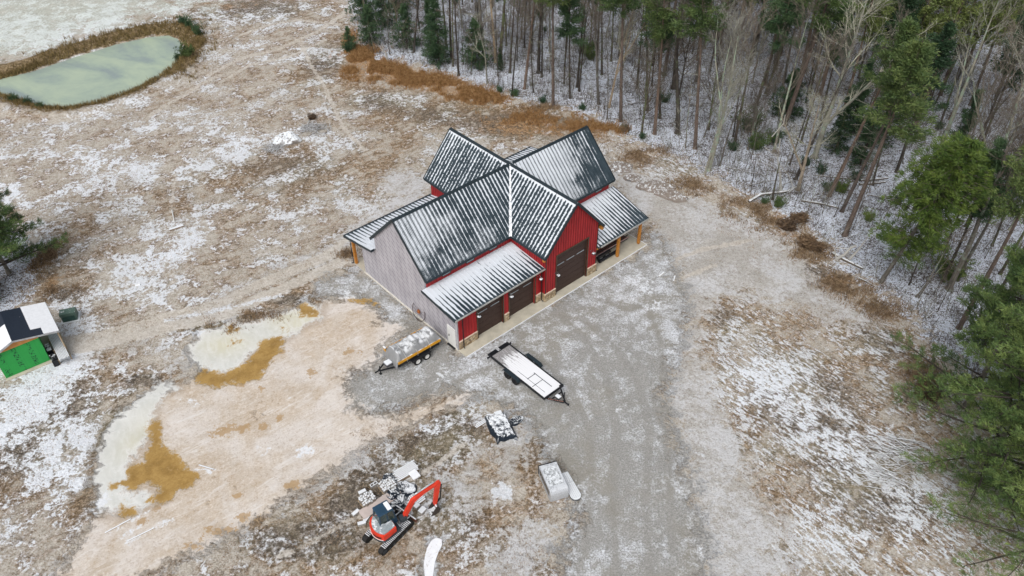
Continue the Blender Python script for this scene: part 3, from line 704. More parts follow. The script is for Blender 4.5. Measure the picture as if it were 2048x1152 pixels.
def build_barn():
    # --- grey wrapped gable end with lean-to profile
    zt = main_z(WYB)
    prof = [(0,0),(14.36,0),(14.36,3.72),(WYB,4.20),(WYB,zt),(RY,main_z(RY)),(WY,main_z(WY)),(WY,LTT-.14),(0,LTE-.10)]
    g = wall_x('gable_wall', prof, -.02, .10, WRAP); g['label'] = 'grey house wrap gable wall with slanted dashes'
    obj('foundation_edge', MB().box((-.10,-.02,-.12), (-.02,14.5,.06)), MAT['concrete_rim'], barn)
    # --- red walls
    f = .12
    # left wing, upper strip above the lean-to
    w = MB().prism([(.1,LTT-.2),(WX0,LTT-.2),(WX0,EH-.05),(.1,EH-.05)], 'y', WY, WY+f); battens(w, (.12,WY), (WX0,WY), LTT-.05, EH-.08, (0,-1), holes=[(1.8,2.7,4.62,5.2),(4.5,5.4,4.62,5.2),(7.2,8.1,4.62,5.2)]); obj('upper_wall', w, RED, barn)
    # left lean-to front wall with two door openings
    z1 = LTE-.12; D1 = (2.25,5.15); D2 = (5.95,9.0); DH = 3.30
    w = MB()
    for x0, x1 in ((.10,D1[0]),(D1[1],D2[0]),(D2[1],WX0)): w.box((x0,0,0), (x1,f,z1))
    for x0, x1 in (D1, D2): w.box((x0,0,DH), (x1,f,z1))
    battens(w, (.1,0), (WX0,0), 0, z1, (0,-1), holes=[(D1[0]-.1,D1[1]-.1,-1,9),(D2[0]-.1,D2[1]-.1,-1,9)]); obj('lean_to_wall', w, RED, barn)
    # cross wing front gable
    g0, g1, gh = 11.32, 15.32, 4.62
    w = MB()
    w.prism([(WX0,0),(g0,0),(g0,gh),(g1,gh),(g1,0),(WX1,0),(WX1,cross_z(WX1)),(CX,cross_z(CX)),(WX0,cross_z(WX0))], 'y', GY, GY+f); 
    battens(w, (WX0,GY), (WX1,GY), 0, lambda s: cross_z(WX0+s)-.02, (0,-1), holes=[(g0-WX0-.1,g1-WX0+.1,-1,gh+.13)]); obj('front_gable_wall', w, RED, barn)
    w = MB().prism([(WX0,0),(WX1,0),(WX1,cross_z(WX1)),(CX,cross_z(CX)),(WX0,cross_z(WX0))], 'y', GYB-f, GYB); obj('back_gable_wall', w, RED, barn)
    # cross wing side walls
    for x, nx in ((WX0,-1),(WX1,1)):
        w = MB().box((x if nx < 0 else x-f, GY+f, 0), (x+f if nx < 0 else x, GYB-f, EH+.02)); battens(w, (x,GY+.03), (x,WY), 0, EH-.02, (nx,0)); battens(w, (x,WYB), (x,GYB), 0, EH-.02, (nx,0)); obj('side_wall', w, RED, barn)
    # right wing
    w = MB().box((WX1,WY,0), (XR-.45,WY+f,EH-.05)); w.box((WX1,WYB-f,0), (XR-.45,WYB,EH-.05)); w.box((.1,WYB-f,0), (WX0,WYB,EH-.05))
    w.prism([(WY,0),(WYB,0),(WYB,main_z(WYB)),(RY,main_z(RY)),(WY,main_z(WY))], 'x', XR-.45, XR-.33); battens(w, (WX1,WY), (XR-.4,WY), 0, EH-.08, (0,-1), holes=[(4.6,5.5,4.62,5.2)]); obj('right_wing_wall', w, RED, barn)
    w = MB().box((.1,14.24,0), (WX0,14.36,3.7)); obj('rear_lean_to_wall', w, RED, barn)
    # --- stone skirt with cap
    CAPM = simple('stone_cap', (.62,.50,.40), .8)
    for x0, x1, y in ((.08,D1[0]-.12,0),(D1[1]+.12,D2[0]-.12,0),(D2[1]+.12,WX0-.09,0),(WX0-.09,g0-.12,GY),(g1+.12,WX1+.08,GY)):
        st = MB().box((x0,y-.09,0), (x1,y-.003,.86))
        if x0 == WX0-.09: st.box((WX0-.088,GY-.002,0), (WX0-.003,-.092,.86))
        if x1 == WX1+.08: st.box((WX1+.003,GY-.002,0), (WX1+.08,.8,.86))
        so_ = obj('stone_skirt', st, STONE, barn); obj('stone_cap', MB().box((x0-.0,y-.12,.862), (x1+.0,y-.002,.93)), CAPM, so_)
    # --- corner and door trim
    t = MB(); wdt = .10
    for (a, b_, h, y) in ((D1[0],D1[1],DH,0),(D2[0],D2[1],DH,0),(g0,g1,gh,GY)):
        t = MB(); t.box((a-.12,y-.05,0), (a,y+.32,h+.12)); t.box((b_,y-.05,0), (b_+.12,y+.32,h+.12)); t.box((a,y-.05,h), (b_,y+.32,h+.12)); obj('door_trim', t, MAT['door_trim'], barn)
    obj('corner_trim', MB().box((WX0-.04,GY-.035,.93), (WX0+.06,GY-.003,cross_z(WX0)-.1)), MAT['brown'], barn); obj('corner_trim', MB().box((WX1-.06,GY-.035,.93), (WX1+.04,GY-.003,cross_z(WX1)-.1)), MAT['brown'], barn)
    # --- garage doors
    def gdoor(x0, x1, h, y, lites, nsec):
        y = y+.20; d = MB(); sh = h/nsec
        for i in range(nsec):
            d.cbox((x0+.002,y,i*sh+.012), (x1-.002,y+.06,(i+1)*sh-.012), .012)
        d.box((x0+.002,y+.03,0), (x1-.002,y+.055,h))
        o = obj('garage_door', d, MAT['brown'], barn)
        n = len(lites); zc = lites[0][2]
        for (a, b_, z, hh) in lites:
            q = MB().box((a,y-.012,z), (b_,y-.004,z+hh)); obj('pane', q, MAT['glass_pale'], o)
        return o
    gdoor(D1[0], D1[1], DH, 0, [(D1[0]+.25,D1[0]+1.25,2.55,.10),(D1[0]+1.65,D1[0]+2.65,2.55,.10)], 5)
    gdoor(D2[0], D2[1], DH, 0, [(D2[0]+.25,D2[0]+1.25,2.55,.10),(D2[0]+1.8,D2[0]+2.8,2.55,.10)], 5)
    gdoor(g0, g1, gh, GY, [(g0+.12+i*1.32,g0+1.12+i*1.32,3.22,.10) for i in range(3)], 7)
    # --- white side door in grey wall
    o = obj('side_door', MB().cbox((-.075,.36,.05), (-.03,1.22,2.08), .01), MAT['white'], barn)
    q = MB(); q.box((-.10,.24,.0), (-.022,.35,2.19)); q.box((-.10,1.23,.0), (-.022,1.34,2.19)); q.box((-.10,.35,2.09), (-.022,1.23,2.19)); obj('frame', q, MAT['white'], o)
    q = MB().box((-.12,1.10,1.0), (-.076,1.16,1.18)); q.tube([(-.12,1.13,1.05),(-.15,1.13,1.05),(-.15,1.03,1.05)], .014, 6); obj('handle', q, MAT['black'], o)
    obj('threshold', MB().box((-.28,.30,-.02), (-.103,1.28,.05)), MAT['black'], o)
    obj('corner_post', MB().box((-.06,-.03,0), (-.021,.12,LTE-.12)), simple('grey_corner', (.45,.45,.47), .6), barn)
    # --- small upper windows
    for x in (1.9, 4.6, 7.3, 21.2):
        q = MB(); 
        for a in ((x-.05,4.62,x,5.22),(x+.85,4.62,x+.9,5.22),(x,4.62,x+.85,4.67),(x,5.17,x+.85,5.22)): q.box((a[0],WY-.05,a[1]), (a[2],WY-.002,a[3]))
        o = obj('window', q, MAT['trim'], barn)
        obj('pane', MB().box((x,WY-.03,4.67), (x+.85,WY-.003,5.17)), MAT['glass_pale'], o)
    # --- roofs
    x0, xe = -.16, XR
    pv = lambda x, y: (x, y)
    A_ = (CEL,EF,EH); Bp = (CX,RY,RH)
    roof_panel('roof_panel', [(x0,EF,EH),A_,Bp,(x0,RY,RH)], (x0,EF,EH), A_, roof_mat('roof_front_left', 6.02, .11, .20, .58, .55, 0, .14, 1.0, gd=.30), barn, label='front slope of the left wing, half dusted with snow')
    roof_panel('roof_panel', [(CER,EF,EH),(xe,EF,EH),(xe,RY,RH),Bp], (CER,EF,EH), (xe,EF,EH), roof_mat('roof_front_right', 6.02, .06, .32, .72, .3, 0, .14, 2.0, gu=.40, gd=.45, U=6.0), barn, label='front slope of the right wing, grey with fine snow')
    roof_panel('roof_panel', [(x0,EB,EH),(x0,RY,RH),Bp,(CEL,EB,EH)], (x0,EB,EH), (CEL,EB,EH), roof_mat('roof_back_left', 6.02, .45, .2, .3, 0, 0, .2, 3.0), barn)
    roof_panel('roof_panel', [(CER,EB,EH),Bp,(xe,RY,RH),(xe,EB,EH)], (CER,EB,EH), (xe,EB,EH), roof_mat('roof_back_right', 6.02, .45, .2, .3, 0, 0, .2, 4.0), barn)
    Lc = sqrt((CX-CEL)**2+(RH-EH)**2)
    roof_panel('roof_panel', [(CEL,YF,EH),(CX,YF,RH),Bp,A_], (CEL,YF,EH), (CEL,EF,EH), roof_mat('roof_cross_front', Lc, .24, .10, .12, 1.3, .9, .12, 5.0), barn, label='left slope of the front gable with beaded snow stripes')
    roof_panel('roof_panel', [(CER,YF,EH),(CER,EF,EH),Bp,(CX,YF,RH)], (CER,YF,EH), (CER,EF,EH), roof_mat('roof_cross_front_right', Lc, .4, .3, .2, .3, 0, .2, 6.0), barn)
    roof_panel('roof_panel', [(CEL,EB,EH),Bp,(CX,YB,RH),(CEL,YB,EH)], (CEL,EB,EH), (CEL,YB,EH), roof_mat('roof_cross_back', Lc, .22, .0, .20, 1.5, .8, .12, 7.0), barn, label='left slope of the back gable with broken snow stripes')
    roof_panel('roof_panel', [(CER,EB,EH),(CER,YB,EH),(CX,YB,RH),Bp], (CER,EB,EH), (CER,YB,EH), roof_mat('roof_cross_back_right', Lc, .4, .3, .2, .3, 0, .2, 8.0), barn)
    # lean-tos
    e0 = (-.42,-.36,LTE)
    roof_panel('lean_to_roof', [(-.42,-.36,LTE),(WX0-.02,-.36,LTE),(WX0-.02,WY-.01,LTT),(-.42,WY-.01,LTT)], e0, (WX0,-.36,LTE), roof_mat('roof_lean_left', 4.62, .24, 1.02, .20, 0, 0, .20, 9.0, (.1,1)), barn, label='low lean-to roof over the two small garage doors, white at the top')
    roof_panel('lean_to_roof', [(WX1+.02,-.70,2.90),(XR+.28,-.70,2.90),(XR+.28,WY-.01,4.32),(WX1+.02,WY-.01,4.32)], (WX1,-.70,2.90), (XR+.28,-.70,2.90), roof_mat('roof_porch_right', 5.1, .30, .85, .35, 0, 0, .16, 10.0, (.1,1), gu=.75, gd=.4, U=7.0), barn, label='open porch roof beside the front gable')
    roof_panel('lean_to_roof', [(-.55,16.55,3.50),(-.55,WYB+.01,4.46),(WX0-.02,WYB+.01,4.46),(WX0-.02,16.55,3.50)], (-.55,16.55,3.50), (WX0,16.55,3.50), roof_mat('roof_porch_left', 4.9, .42, .9, .05, 0, 0, .15, 11.0), barn, label='rear porch roof beyond the grey wall')
    roof_panel('lean_to_roof', [(WX1+.02,16.55,3.50),(WX1+.02,WYB+.01,4.46),(XR+.28,WYB+.01,4.46),(XR+.28,16.55,3.50)], (WX1,16.55,3.50), (XR,16.55,3.50), roof_mat('roof_porch_back_right', 4.9, .5, .2, .05, 0, 0, .15, 12.0), barn)
    # ridge caps, eave and rake trims
    r = MB()
    def cap_(a, b_, s):                     # s: half slope direction vectors
        a = Vector(a); b_ = Vector(b_); d = (b_-a).normalized(); side = Vector((-d.y, d.x, 0))
        for sg, (run, drop) in ((1, s), (-1, s)):
            q = [a+Vector((0,0,.06)), b_+Vector((0,0,.06)), b_+side*sg*run+Vector((0,0,.06-drop)), a+side*sg*run+Vector((0,0,.06-drop))]
            i = r.addv([tuple(v) for v in q]+[tuple(v-Vector((0,0,.03))) for v in q])
            r.f.extend([(i,i+1,i+2,i+3),(i+7,i+6,i+5,i+4),(i,i+4,i+5,i+1),(i+1,i+5,i+6,i+2),(i+2,i+6,i+7,i+3),(i+3,i+7,i+4,i)])
    cap_((x0,RY,RH), (CX-.2,RY,RH), (.18,.185)); cap_((CX+.2,RY,RH), (xe,RY,RH), (.18,.185))
    cap_((CX,YF,RH), (CX,YB,RH), (.18,.206)); obj('ridge_cap', r, MAT['trim'], barn)
    def edge(name, segs, w=.05, h=.20, m='trim', off=-.07):
        for a, b_ in segs: obj(name, MB().bar((a[0],a[1],a[2]+off), (b_[0],b_[1],b_[2]+off), w, h), MAT[m], barn)
    edge('rake_trim', [((x0-.03,EF-.02,EH),(x0-.03,RY,RH)),((x0-.03,RY,RH),(x0-.03,EB+.02,EH)),((xe+.03,EF,EH),(xe+.03,RY,RH)),((xe+.03,RY,RH),(xe+.03,EB,EH)),
        ((CEL-.02,YF-.03,EH),(CX,YF-.03,RH)),((CX,YF-.03,RH),(CER+.02,YF-.03,EH)),((CEL,YB+.03,EH),(CX,YB+.03,RH)),((CX,YB+.03,RH),(CER,YB+.03,EH))], .06, .26)
    edge('eave_trim', [((x0,EF-.03,EH),(CEL-.03,EF-.03,EH)),((CEL-.03,EF-.03,EH),(CEL-.03,YF,EH)),((CER+.03,EF-.03,EH),(xe,EF-.03,EH)),((CER+.03,YF,EH),(CER+.03,EF-.03,EH)),((x0,EB+.03,EH),(CEL,EB+.03,EH)),((CEL-.03,EB,EH),(CEL-.03,YB,EH)),((CER,EB+.03,EH),(xe,EB+.03,EH)),((CER+.03,EB,EH),(CER+.03,YB,EH))], .06, .20)
    edge('lean_to_trim', [((-.45,-.36,LTE),(-.45,WY,LTT)),((XR+.31,-.70,2.90),(XR+.31,WY,4.32)),((-.58,16.55,3.50),(-.58,WYB-.1,4.47)),((-.55,16.58,3.50),(WX0,16.58,3.50)),((-.55,WYB-.06,4.46),(-.2,WYB-.06,4.46)),((XR+.31,16.55,3.5),(XR+.31,WYB,4.46)),((WX1,16.58,3.5),(XR+.28,16.58,3.5))], .06, .22)
    edge('gutter', [((-.42,-.42,LTE),(WX0-.04,-.42,LTE)),((WX1+.3,-.76,2.90),(XR+.28,-.76,2.90))], .10, .11, 'gutter', -.03)
    # snow lying in the front left valley
    v = MB(); a = Vector((CEL,EF,EH+.03)); b_ = Vector((CX,RY,RH+.03)); 
    for sg, d in ((0, Vector((-.20,0,0))), (1, Vector((0,-.20,0)))):
        q = [a, b_-Vector((.1,.1,.1)), b_-Vector((.1,.1,.1))+d*.5, a+d]; i = v.addv([tuple(x) for x in q]+[tuple(x-Vector((0,0,.035))) for x in q])
        v.f.extend([(i,i+1,i+2,i+3),(i+7,i+6,i+5,i+4),(i,i+4,i+5,i+1),(i+1,i+5,i+6,i+2),(i+2,i+6,i+7,i+3),(i+3,i+7,i+4,i)])
    obj('valley_snow', v, MAT['snow'], barn)
    # soffits
    obj('soffit', MB().box((x0+.1,EF+.02,EH-.16), (CEL,WY,EH-.12)), MAT['brown'], barn); obj('soffit', MB().box((CER,EF+.02,EH-.16), (xe-.02,WY,EH-.12)), MAT['brown'], barn)
    # gable rake brackets in stained wood seen below front gable corners
    q = MB().bar((CER-.05,YF+.08,EH-.32), (CER-.05,GY+.25,EH-.32), .30, .30); obj('eave_bracket', q, MAT['cedar'], barn); q = MB().bar((CEL+.05,YF+.08,EH-.30), (CEL+.05,GY,EH-.30), .2, .2); obj('eave_bracket', q, MAT['cedar'], barn)
    # downspouts
    for pts in ([(.50,-.40,LTE-.06),(.50,-.14,LTE-.30),(.50,-.14,.1),(.50,-.26,.02)], [(WX0-.10,-.36,LTE-.06),(WX0-.16,-.10,LTE-.3),(WX0-.16,-.14,.1),(WX0-.16,-.35,.02)], [(WX1+.12,GY+.1,2.8),(WX1+.12,GY+.1,.1),(WX1+.12,GY-.15,.02)]):
        obj('downspout', MB().tube(pts, .045, 6), MAT['black'], barn)
    # wall lamps (gooseneck)
    for x, y, z in ((2.08,-.02,2.95),(5.83,-.02,3.0),(9.38,-.02,3.0),(11.12,GY-.02,2.75),(15.75,GY-.02,2.85)):
        q = MB(); pts = [(x,y,z),(x,y-.10,z+.22),(x,y-.28,z+.30),(x,y-.42,z+.18),(x,y-.42,z+.08)]; q.tube(pts, .016, 6); q.box((x-.05,y-.03,z-.06), (x+.05,y,z+.06))
        b0 = q.n()
        for h, rr in ((.10,.03),(.08,.07),(.03,.17),(-.03,.21)):
            for j in range(14): a = 2*pi*j/14; q.v.append((x+rr*cos(a), y-.42+rr*sin(a), z+h))
        for i in range(3):
            for j in range(14): q.f.append((b0+i*14+j, b0+i*14+(j+1) % 14, b0+(i+1)*14+(j+1) % 14, b0+(i+1)*14+j))
        q.f.append(tuple(b0+j for j in range(14)))
        obj('wall_lamp', q, MAT['lamp'], barn)
    # posts
    for x, y, h in ((19.84,-.42,2.80),(23.0,-.42,2.80),(.1,16.15,3.4),(4.9,16.15,3.4),(19.9,16.15,3.4),(23.0,16.15,3.4)):
        obj('porch_post', MB().cbox((x-.13,y-.13,.02), (x+.13,y+.13,h), .02), MAT['cedar'], barn)
    obj('porch_beam', MB().box((WX1,-.55,2.58), (XR+.2,-.30,2.80)), MAT['cedar'], barn); obj('porch_beam', MB().box((-.2,16.0,3.1), (WX0,16.3,3.38)), MAT['cedar'], barn)
    obj('downspout', MB().tube([(-.12,16.45,3.4),(-.12,16.3,3.1),(-.12,16.3,.1),(-.25,16.5,.02)], .045, 6), MAT['black'], barn)
    # inner floor block so nothing is hollow
build_barn()
slab = MB(); slab.cbox((-.02,-1.08,-.16), (XR+.02,.0,-.005), .02); slab.box((WX1,.003,-.16), (XR+.02,WY,-.008)); slab.box((.0,14.36,-.16), (XR,16.6,-.008)); slab.box((XR-.4,WY+.003,-.16), (XR,14.3,-.012)); slab.box((.12,.003,-.16), (WX1-.003,14.3,-.012))
so = obj('concrete_apron', slab, MAT['concrete']); so.location = tuple(B0); so.rotation_euler = (0,0,ANG); tag(so, 'pale concrete apron along the barn doors and porch', kind='structure')
rim = MB(); rim.box((-.03,-1.13,-.14), (XR+.03,-1.083,.004)); rim.box((XR+.024,-1.08,-.14), (XR+.07,2.5,.004))
ro = obj('apron_edge', rim, MAT['snow']); ro.location = tuple(B0); ro.rotation_euler = (0,0,ANG); tag(ro, 'thin white rim of snow on the apron edge', kind='structure')

# ================================================================== OBJECTS
def wheel(parent, c, r, w, rimcol, axis='y', name='wheel', spokes=8):
    """tyre with a rim as its sub-part; c is the wheel centre in the parent's space"""
    m = MB(); n = 24
    prof = [(r*.60,-w*.46),(r*.80,-w*.5),(r*.95,-w*.44),(r,-w*.28),(r,w*.28),(r*.95,w*.44),(r*.80,w*.5),(r*.60,w*.46)]
    b = m.n()
    for (rr, h) in prof:
        for j in range(n): a = 2*pi*j/n; m.v.append((c[0]+rr*cos(a), c[1]+h, c[2]+rr*sin(a)))
    K = len(prof)
    for k in range(K):
        for j in range(n): m.f.append((b+k*n+j, b+k*n+(j+1) % n, b+((k+1) % K)*n+(j+1) % n, b+((k+1) % K)*n+j))
    o = obj(name, m, MAT['rubber'], parent, True)
    q = MB(); q.disc(c, 'y', r*.52, r*.62, -w*.42, w*.42, n); q.disc(c, 'y', 0, r*.53, -w*.16, w*.16, n); q.disc(c, 'y', 0, r*.2, -w*.42, w*.42, 12)
    for j in range(spokes):
        a = 2*pi*j/spokes; q.bar((c[0]+r*.15*cos(a), c[1], c[2]+r*.15*sin(a)), (c[0]+r*.56*cos(a), c[1], c[2]+r*.56*sin(a)), .05, w*.5)
    obj('rim', q, rimcol, o)
    return o
def heading(p, q): return atan2(q[1]-p[1], q[0]-p[0])

# ---- iron wagon wheel leaning by the grey wall
def wagon_wheel():
    x, y, z = b2w(-.30, 5.55, GZ); t = thing('wagon_wheel', 'thin iron spoked wheel leaning against the grey barn wall', 'wheel', (x, y, z), ANG)
    R = .93; tilt = Matrix.Translation((0,0,.02)) @ Matrix.Rotation(radians(12), 4, 'Y')
    m = MB(); n = 40
    pts = [tuple(tilt @ Vector((0, R*cos(2*pi*j/n), R+R*sin(2*pi*j/n)))) for j in range(n+1)]
    m.tube(pts, .028, 6, False); obj('rim', m, MAT['brown'], t)
    m = MB()
    for j in range(14):
        a = 2*pi*j/14; m.tube([tuple(tilt @ Vector((0, .08*cos(a), R+.08*sin(a)))), tuple(tilt @ Vector((0, R*cos(a), R+R*sin(a))))], .010, 5)
    obj('spokes', m, MAT['brown'], t)
    m = MB().disc((0,0,R), 'x', 0, .13, -.10, .10, 16, tilt); m.disc((0,0,R), 'x', .14, .20, -.03, .03, 16, tilt); obj('hub', m, simple('rusty_hub', (.30,.10,.03), .7), t)
wagon_wheel()

# ---- yellow and black dump trailer under a grey tarp
def dump_trailer():
    hd = radians(40)+pi                                   # tongue points down left
    c = (at(797,724,1.3)+at(862,687,1.3))/2; side = np.array([-sin(radians(40)), cos(radians(40))])
    cx, cy = c[0]+side[0]*1.02+.42*cos(radians(40)), c[1]+side[1]*1.02+.42*sin(radians(40))
    t = thing('dump_trailer', 'yellow and black dump trailer under a grey snow streaked tarp by the grey wall', 'trailer', (cx, cy, GZ), hd)
    L, W = 4.25, 1.9; h0, h1 = .72, 1.30
    m = MB()
    for s in (-1, 1): m.box((-L/2,s*W/2-.03,h0), (L/2,s*W/2+.03,h1))
    m.box((L/2-.06,-W/2+.031,h0), (L/2,W/2-.031,h1)); m.box((-L/2,-W/2+.031,h0), (-L/2+.06,W/2-.031,h1)); m.box((-L/2+.061,-W/2+.031,h0), (L/2-.061,W/2-.031,h0+.05))
    for s in (-1, 1):
        for i in range(7): x = -L/2+.15+i*(L-.3)/6; m.box((x-.03,s*(W/2+.06)-.03,h0), (x+.03,s*(W/2+.06)+.03,h1-.01))
    obj('dump_body', m, MAT['black'], t)
    for s in (-1, 1): obj('side_rail', MB().bar((-L/2-.05,s*(W/2+.12),h1-.04), (L/2+.04,s*(W/2+.12),h1-.04), .06, .24), MAT['yellow'], t)
    m = MB().box((L/2+.01,-W/2-.10,h1-.5), (L/2+.08,-W/2+.16,h1+.38)); o = obj('corner_post', m, MAT['yellow'], t); obj('post_cap', MB().box((L/2-.02,-W/2-.13,h1+.382), (L/2+.12,-W/2+.19,h1+.45)), MAT['snow'], o)
    m = MB()
    for s in (-.38, .38): m.bar((-L/2,s,.58), (L/2,s,.58), .10, .16)
    for i in range(6): x = -L/2+.3+i*.72; m.bar((x,-.8,.60), (x,.8,.60), .06, .10)
    obj('chassis', m, MAT['black'], t)
    m = MB(); 
    for s in (-1, 1): m.bar((L/2-.2,s*.72,.56), (L/2+1.35,s*.06,.52), .08, .12)
    m.bar((L/2+1.2,0,.52), (L/2+1.75,0,.50), .09, .09); m.tube([(L/2+1.25,.0,.95),(L/2+1.25,.0,.05)], .045, 8); m.box((L/2+1.15,-.12,.02), (L/2+1.35,.12,.05)); m.tube([(L/2+1.25,0,.95),(L/2+1.25,.18,.97)], .02, 6)
    obj('tongue', m, MAT['black'], t)
    m = MB().cbox((L/2+.12,-.30,.60), (L/2+.72,.30,.92), .04); obj('pump_box', m, snowy('box_snow', (.10,.10,.11), .9), t)
    for s in (-1, 1):
        for x in (-.52, .42): wheel(t, (x-.1, s*(W/2+.16), .38), .38, .24, MAT['white'])
        m = MB(); 
        pl = [(-1.05,.72),(-.95,.86),(.80,.86),(.92,.72),(.92,.66),(-1.05,.66)]
        m.prism([(a-.0,b_) for a, b_ in pl], 'y', s*(W/2+.05) if s > 0 else s*(W/2+.05)-.26, s*(W/2+.05)+.26 if s > 0 else s*(W/2+.05)); obj('fender', m, MAT['black'], t)
    # tarp: wrinkled sheet over bows
    k = NB('grey_tarp_snow'); p = k.obj(); nz = k.nrm()[2]; n = k.noise(p, 1.1, 5, .6, .5); n2 = k.noise(p, 12, 3, .6)
    f = k.mul(k.ss(nz, .70, .93), k.ss(k.add(k.mul(n, .8), k.mul(n2, .2)), .44, .54))
    k.b.inputs['Specular IOR Level'].default_value = .5
    tm = k.out(k.mix(f, k.mix(n, (.17,.175,.18), (.31,.315,.32)), (.66,.68,.70)), .35)
    nx, ny = 44, 30; m = MB(); rr = random.Random(5)
    wr = np.random.RandomState(4)
    xs = np.linspace(-L/2-.22, L/2+.10, nx); 
    sec = []                                              # cross section: hang, rise, rounded top
    for j in range(ny):
        q = j/(ny-1); sec.append(q)
    b = m.n()
    for i, x in enumerate(xs):
        e = min(1, max(0, (x+L/2+.22)/.45))*min(1, max(0, (L/2+.10-x)/.40)); e = e**.5
        lift = e*(.64+.10*sin(i*.35)+.04*sin(i*1.3)); low = h1+.02-.25*(1-e)+.05*sin(i*.9)+.05*(vnoise(i*.7, 3.3, 1)-.5)
        low = float(low)
        for q in sec:
            a = (q-.5)*2; aa = abs(a); yy = (W/2+.09)*np.sign(a)*min(1, aa*1.55) if aa < .645 else (W/2+.09)*np.sign(a)
            if aa < .645: z = h1-.02+lift*(1-(aa/.645)**3.2)
            else: z = h1-.02-(aa-.645)/.355*(h1-.02-low)
            wv = .05*(vnoise(i*.55+9, q*9, 1)-.5)+.035*(vnoise(i*1.9, q*4+5, 1)-.5)
            m.v.append((x+.03*sin(q*20+i), float(yy*(1+.0*aa))+wv*.5*np.sign(a), float(z+wv*1.6)))
    for i in range(nx-1):
        for j in range(ny-1): a = b+i*ny+j; m.f.append((a, a+1, a+ny+1, a+ny))
    # front and rear falls
    for (i0, xo) in ((0, -.06), (nx-1, .07)):
        b2 = m.n()
        for j in range(ny):
            v0 = m.v[b+i0*ny+j]; m.v.append((v0[0]+xo+.03*sin(j*1.7), v0[1]*.98, max(.66, min(v0[2]-.3, .70+.06*sin(j*1.1)))))
        for j in range(ny-1): m.f.append((b+i0*ny+j, b+i0*ny+j+1, b2+j+1, b2+j))
    obj('tarp', m, tm, t, True)
    m = MB()
    for x in (-1.1, .2, 1.3): m.tube([(x,-(W/2+.17),1.0),(x,-(W/2+.17),h1),(x+.05,-.5,h1+.70),(x+.05,.5,h1+.70),(x,(W/2+.17),h1),(x,(W/2+.17),1.0)], .012, 4)
    for i in range(5): x = -1.7+i*.85; m.tube([(x,-(W/2+.19),1.15),(x+.1,-(W/2+.19),.62)], .008, 4)
    obj('tie_rope', m, MAT['white'], t)
    m = MB().box((-.45,-W/2-.62,.0), (-.15,-W/2-.36,.09)); o = obj('wheel_chock', m, MAT['wood'], None); o.parent = None
    o.location = (cx, cy, GZ); o.rotation_euler = (0,0,hd); tag(o, 'small orange wooden chock at the dump trailer wheel', 'wheel chock')
dump_trailer()

# ---- flat deck car trailer with snow on boards
def deck_mat():
    k = NB('plank_deck_snow'); p = k.obj(); x, y, z = k.sep(p)
    pl = k.math('ABSOLUTE', k.sub(k.math('FRACT', k.mul(y, 5.2)), .5)); gap = k.ss(pl, .44, .49)
    n = k.noise(k.mapping(p, (.6, 2.6, 1)), 1.6, 5, .65); n2 = k.noise(p, 14, 3, .7)
    gl = k.ss(k.add(x, k.mul(k.sub(n, .5), 3.6)), -4.4, .8)
    f = k.ss(k.add(k.mul(gl, .62), k.add(k.mul(n2, .3), k.mul(n, .3))), .52, .68)
    wood = k.mix(n, (.10,.09,.085), (.26,.25,.24)); wood = k.mix(k.mul(gap, .8), wood, (.03,.03,.03))
    f = k.mul(f, k.lerp(gap, 1.0, k.ss(gl, .55, 1.0, .15, .95)))
    return k.out(k.mix(k.mul(k.ss(n2, .35, .6), .45), k.mix(f, wood, (.78,.79,.81)), k.mix(f, (.5,.5,.52), (.80,.81,.83))), .7)
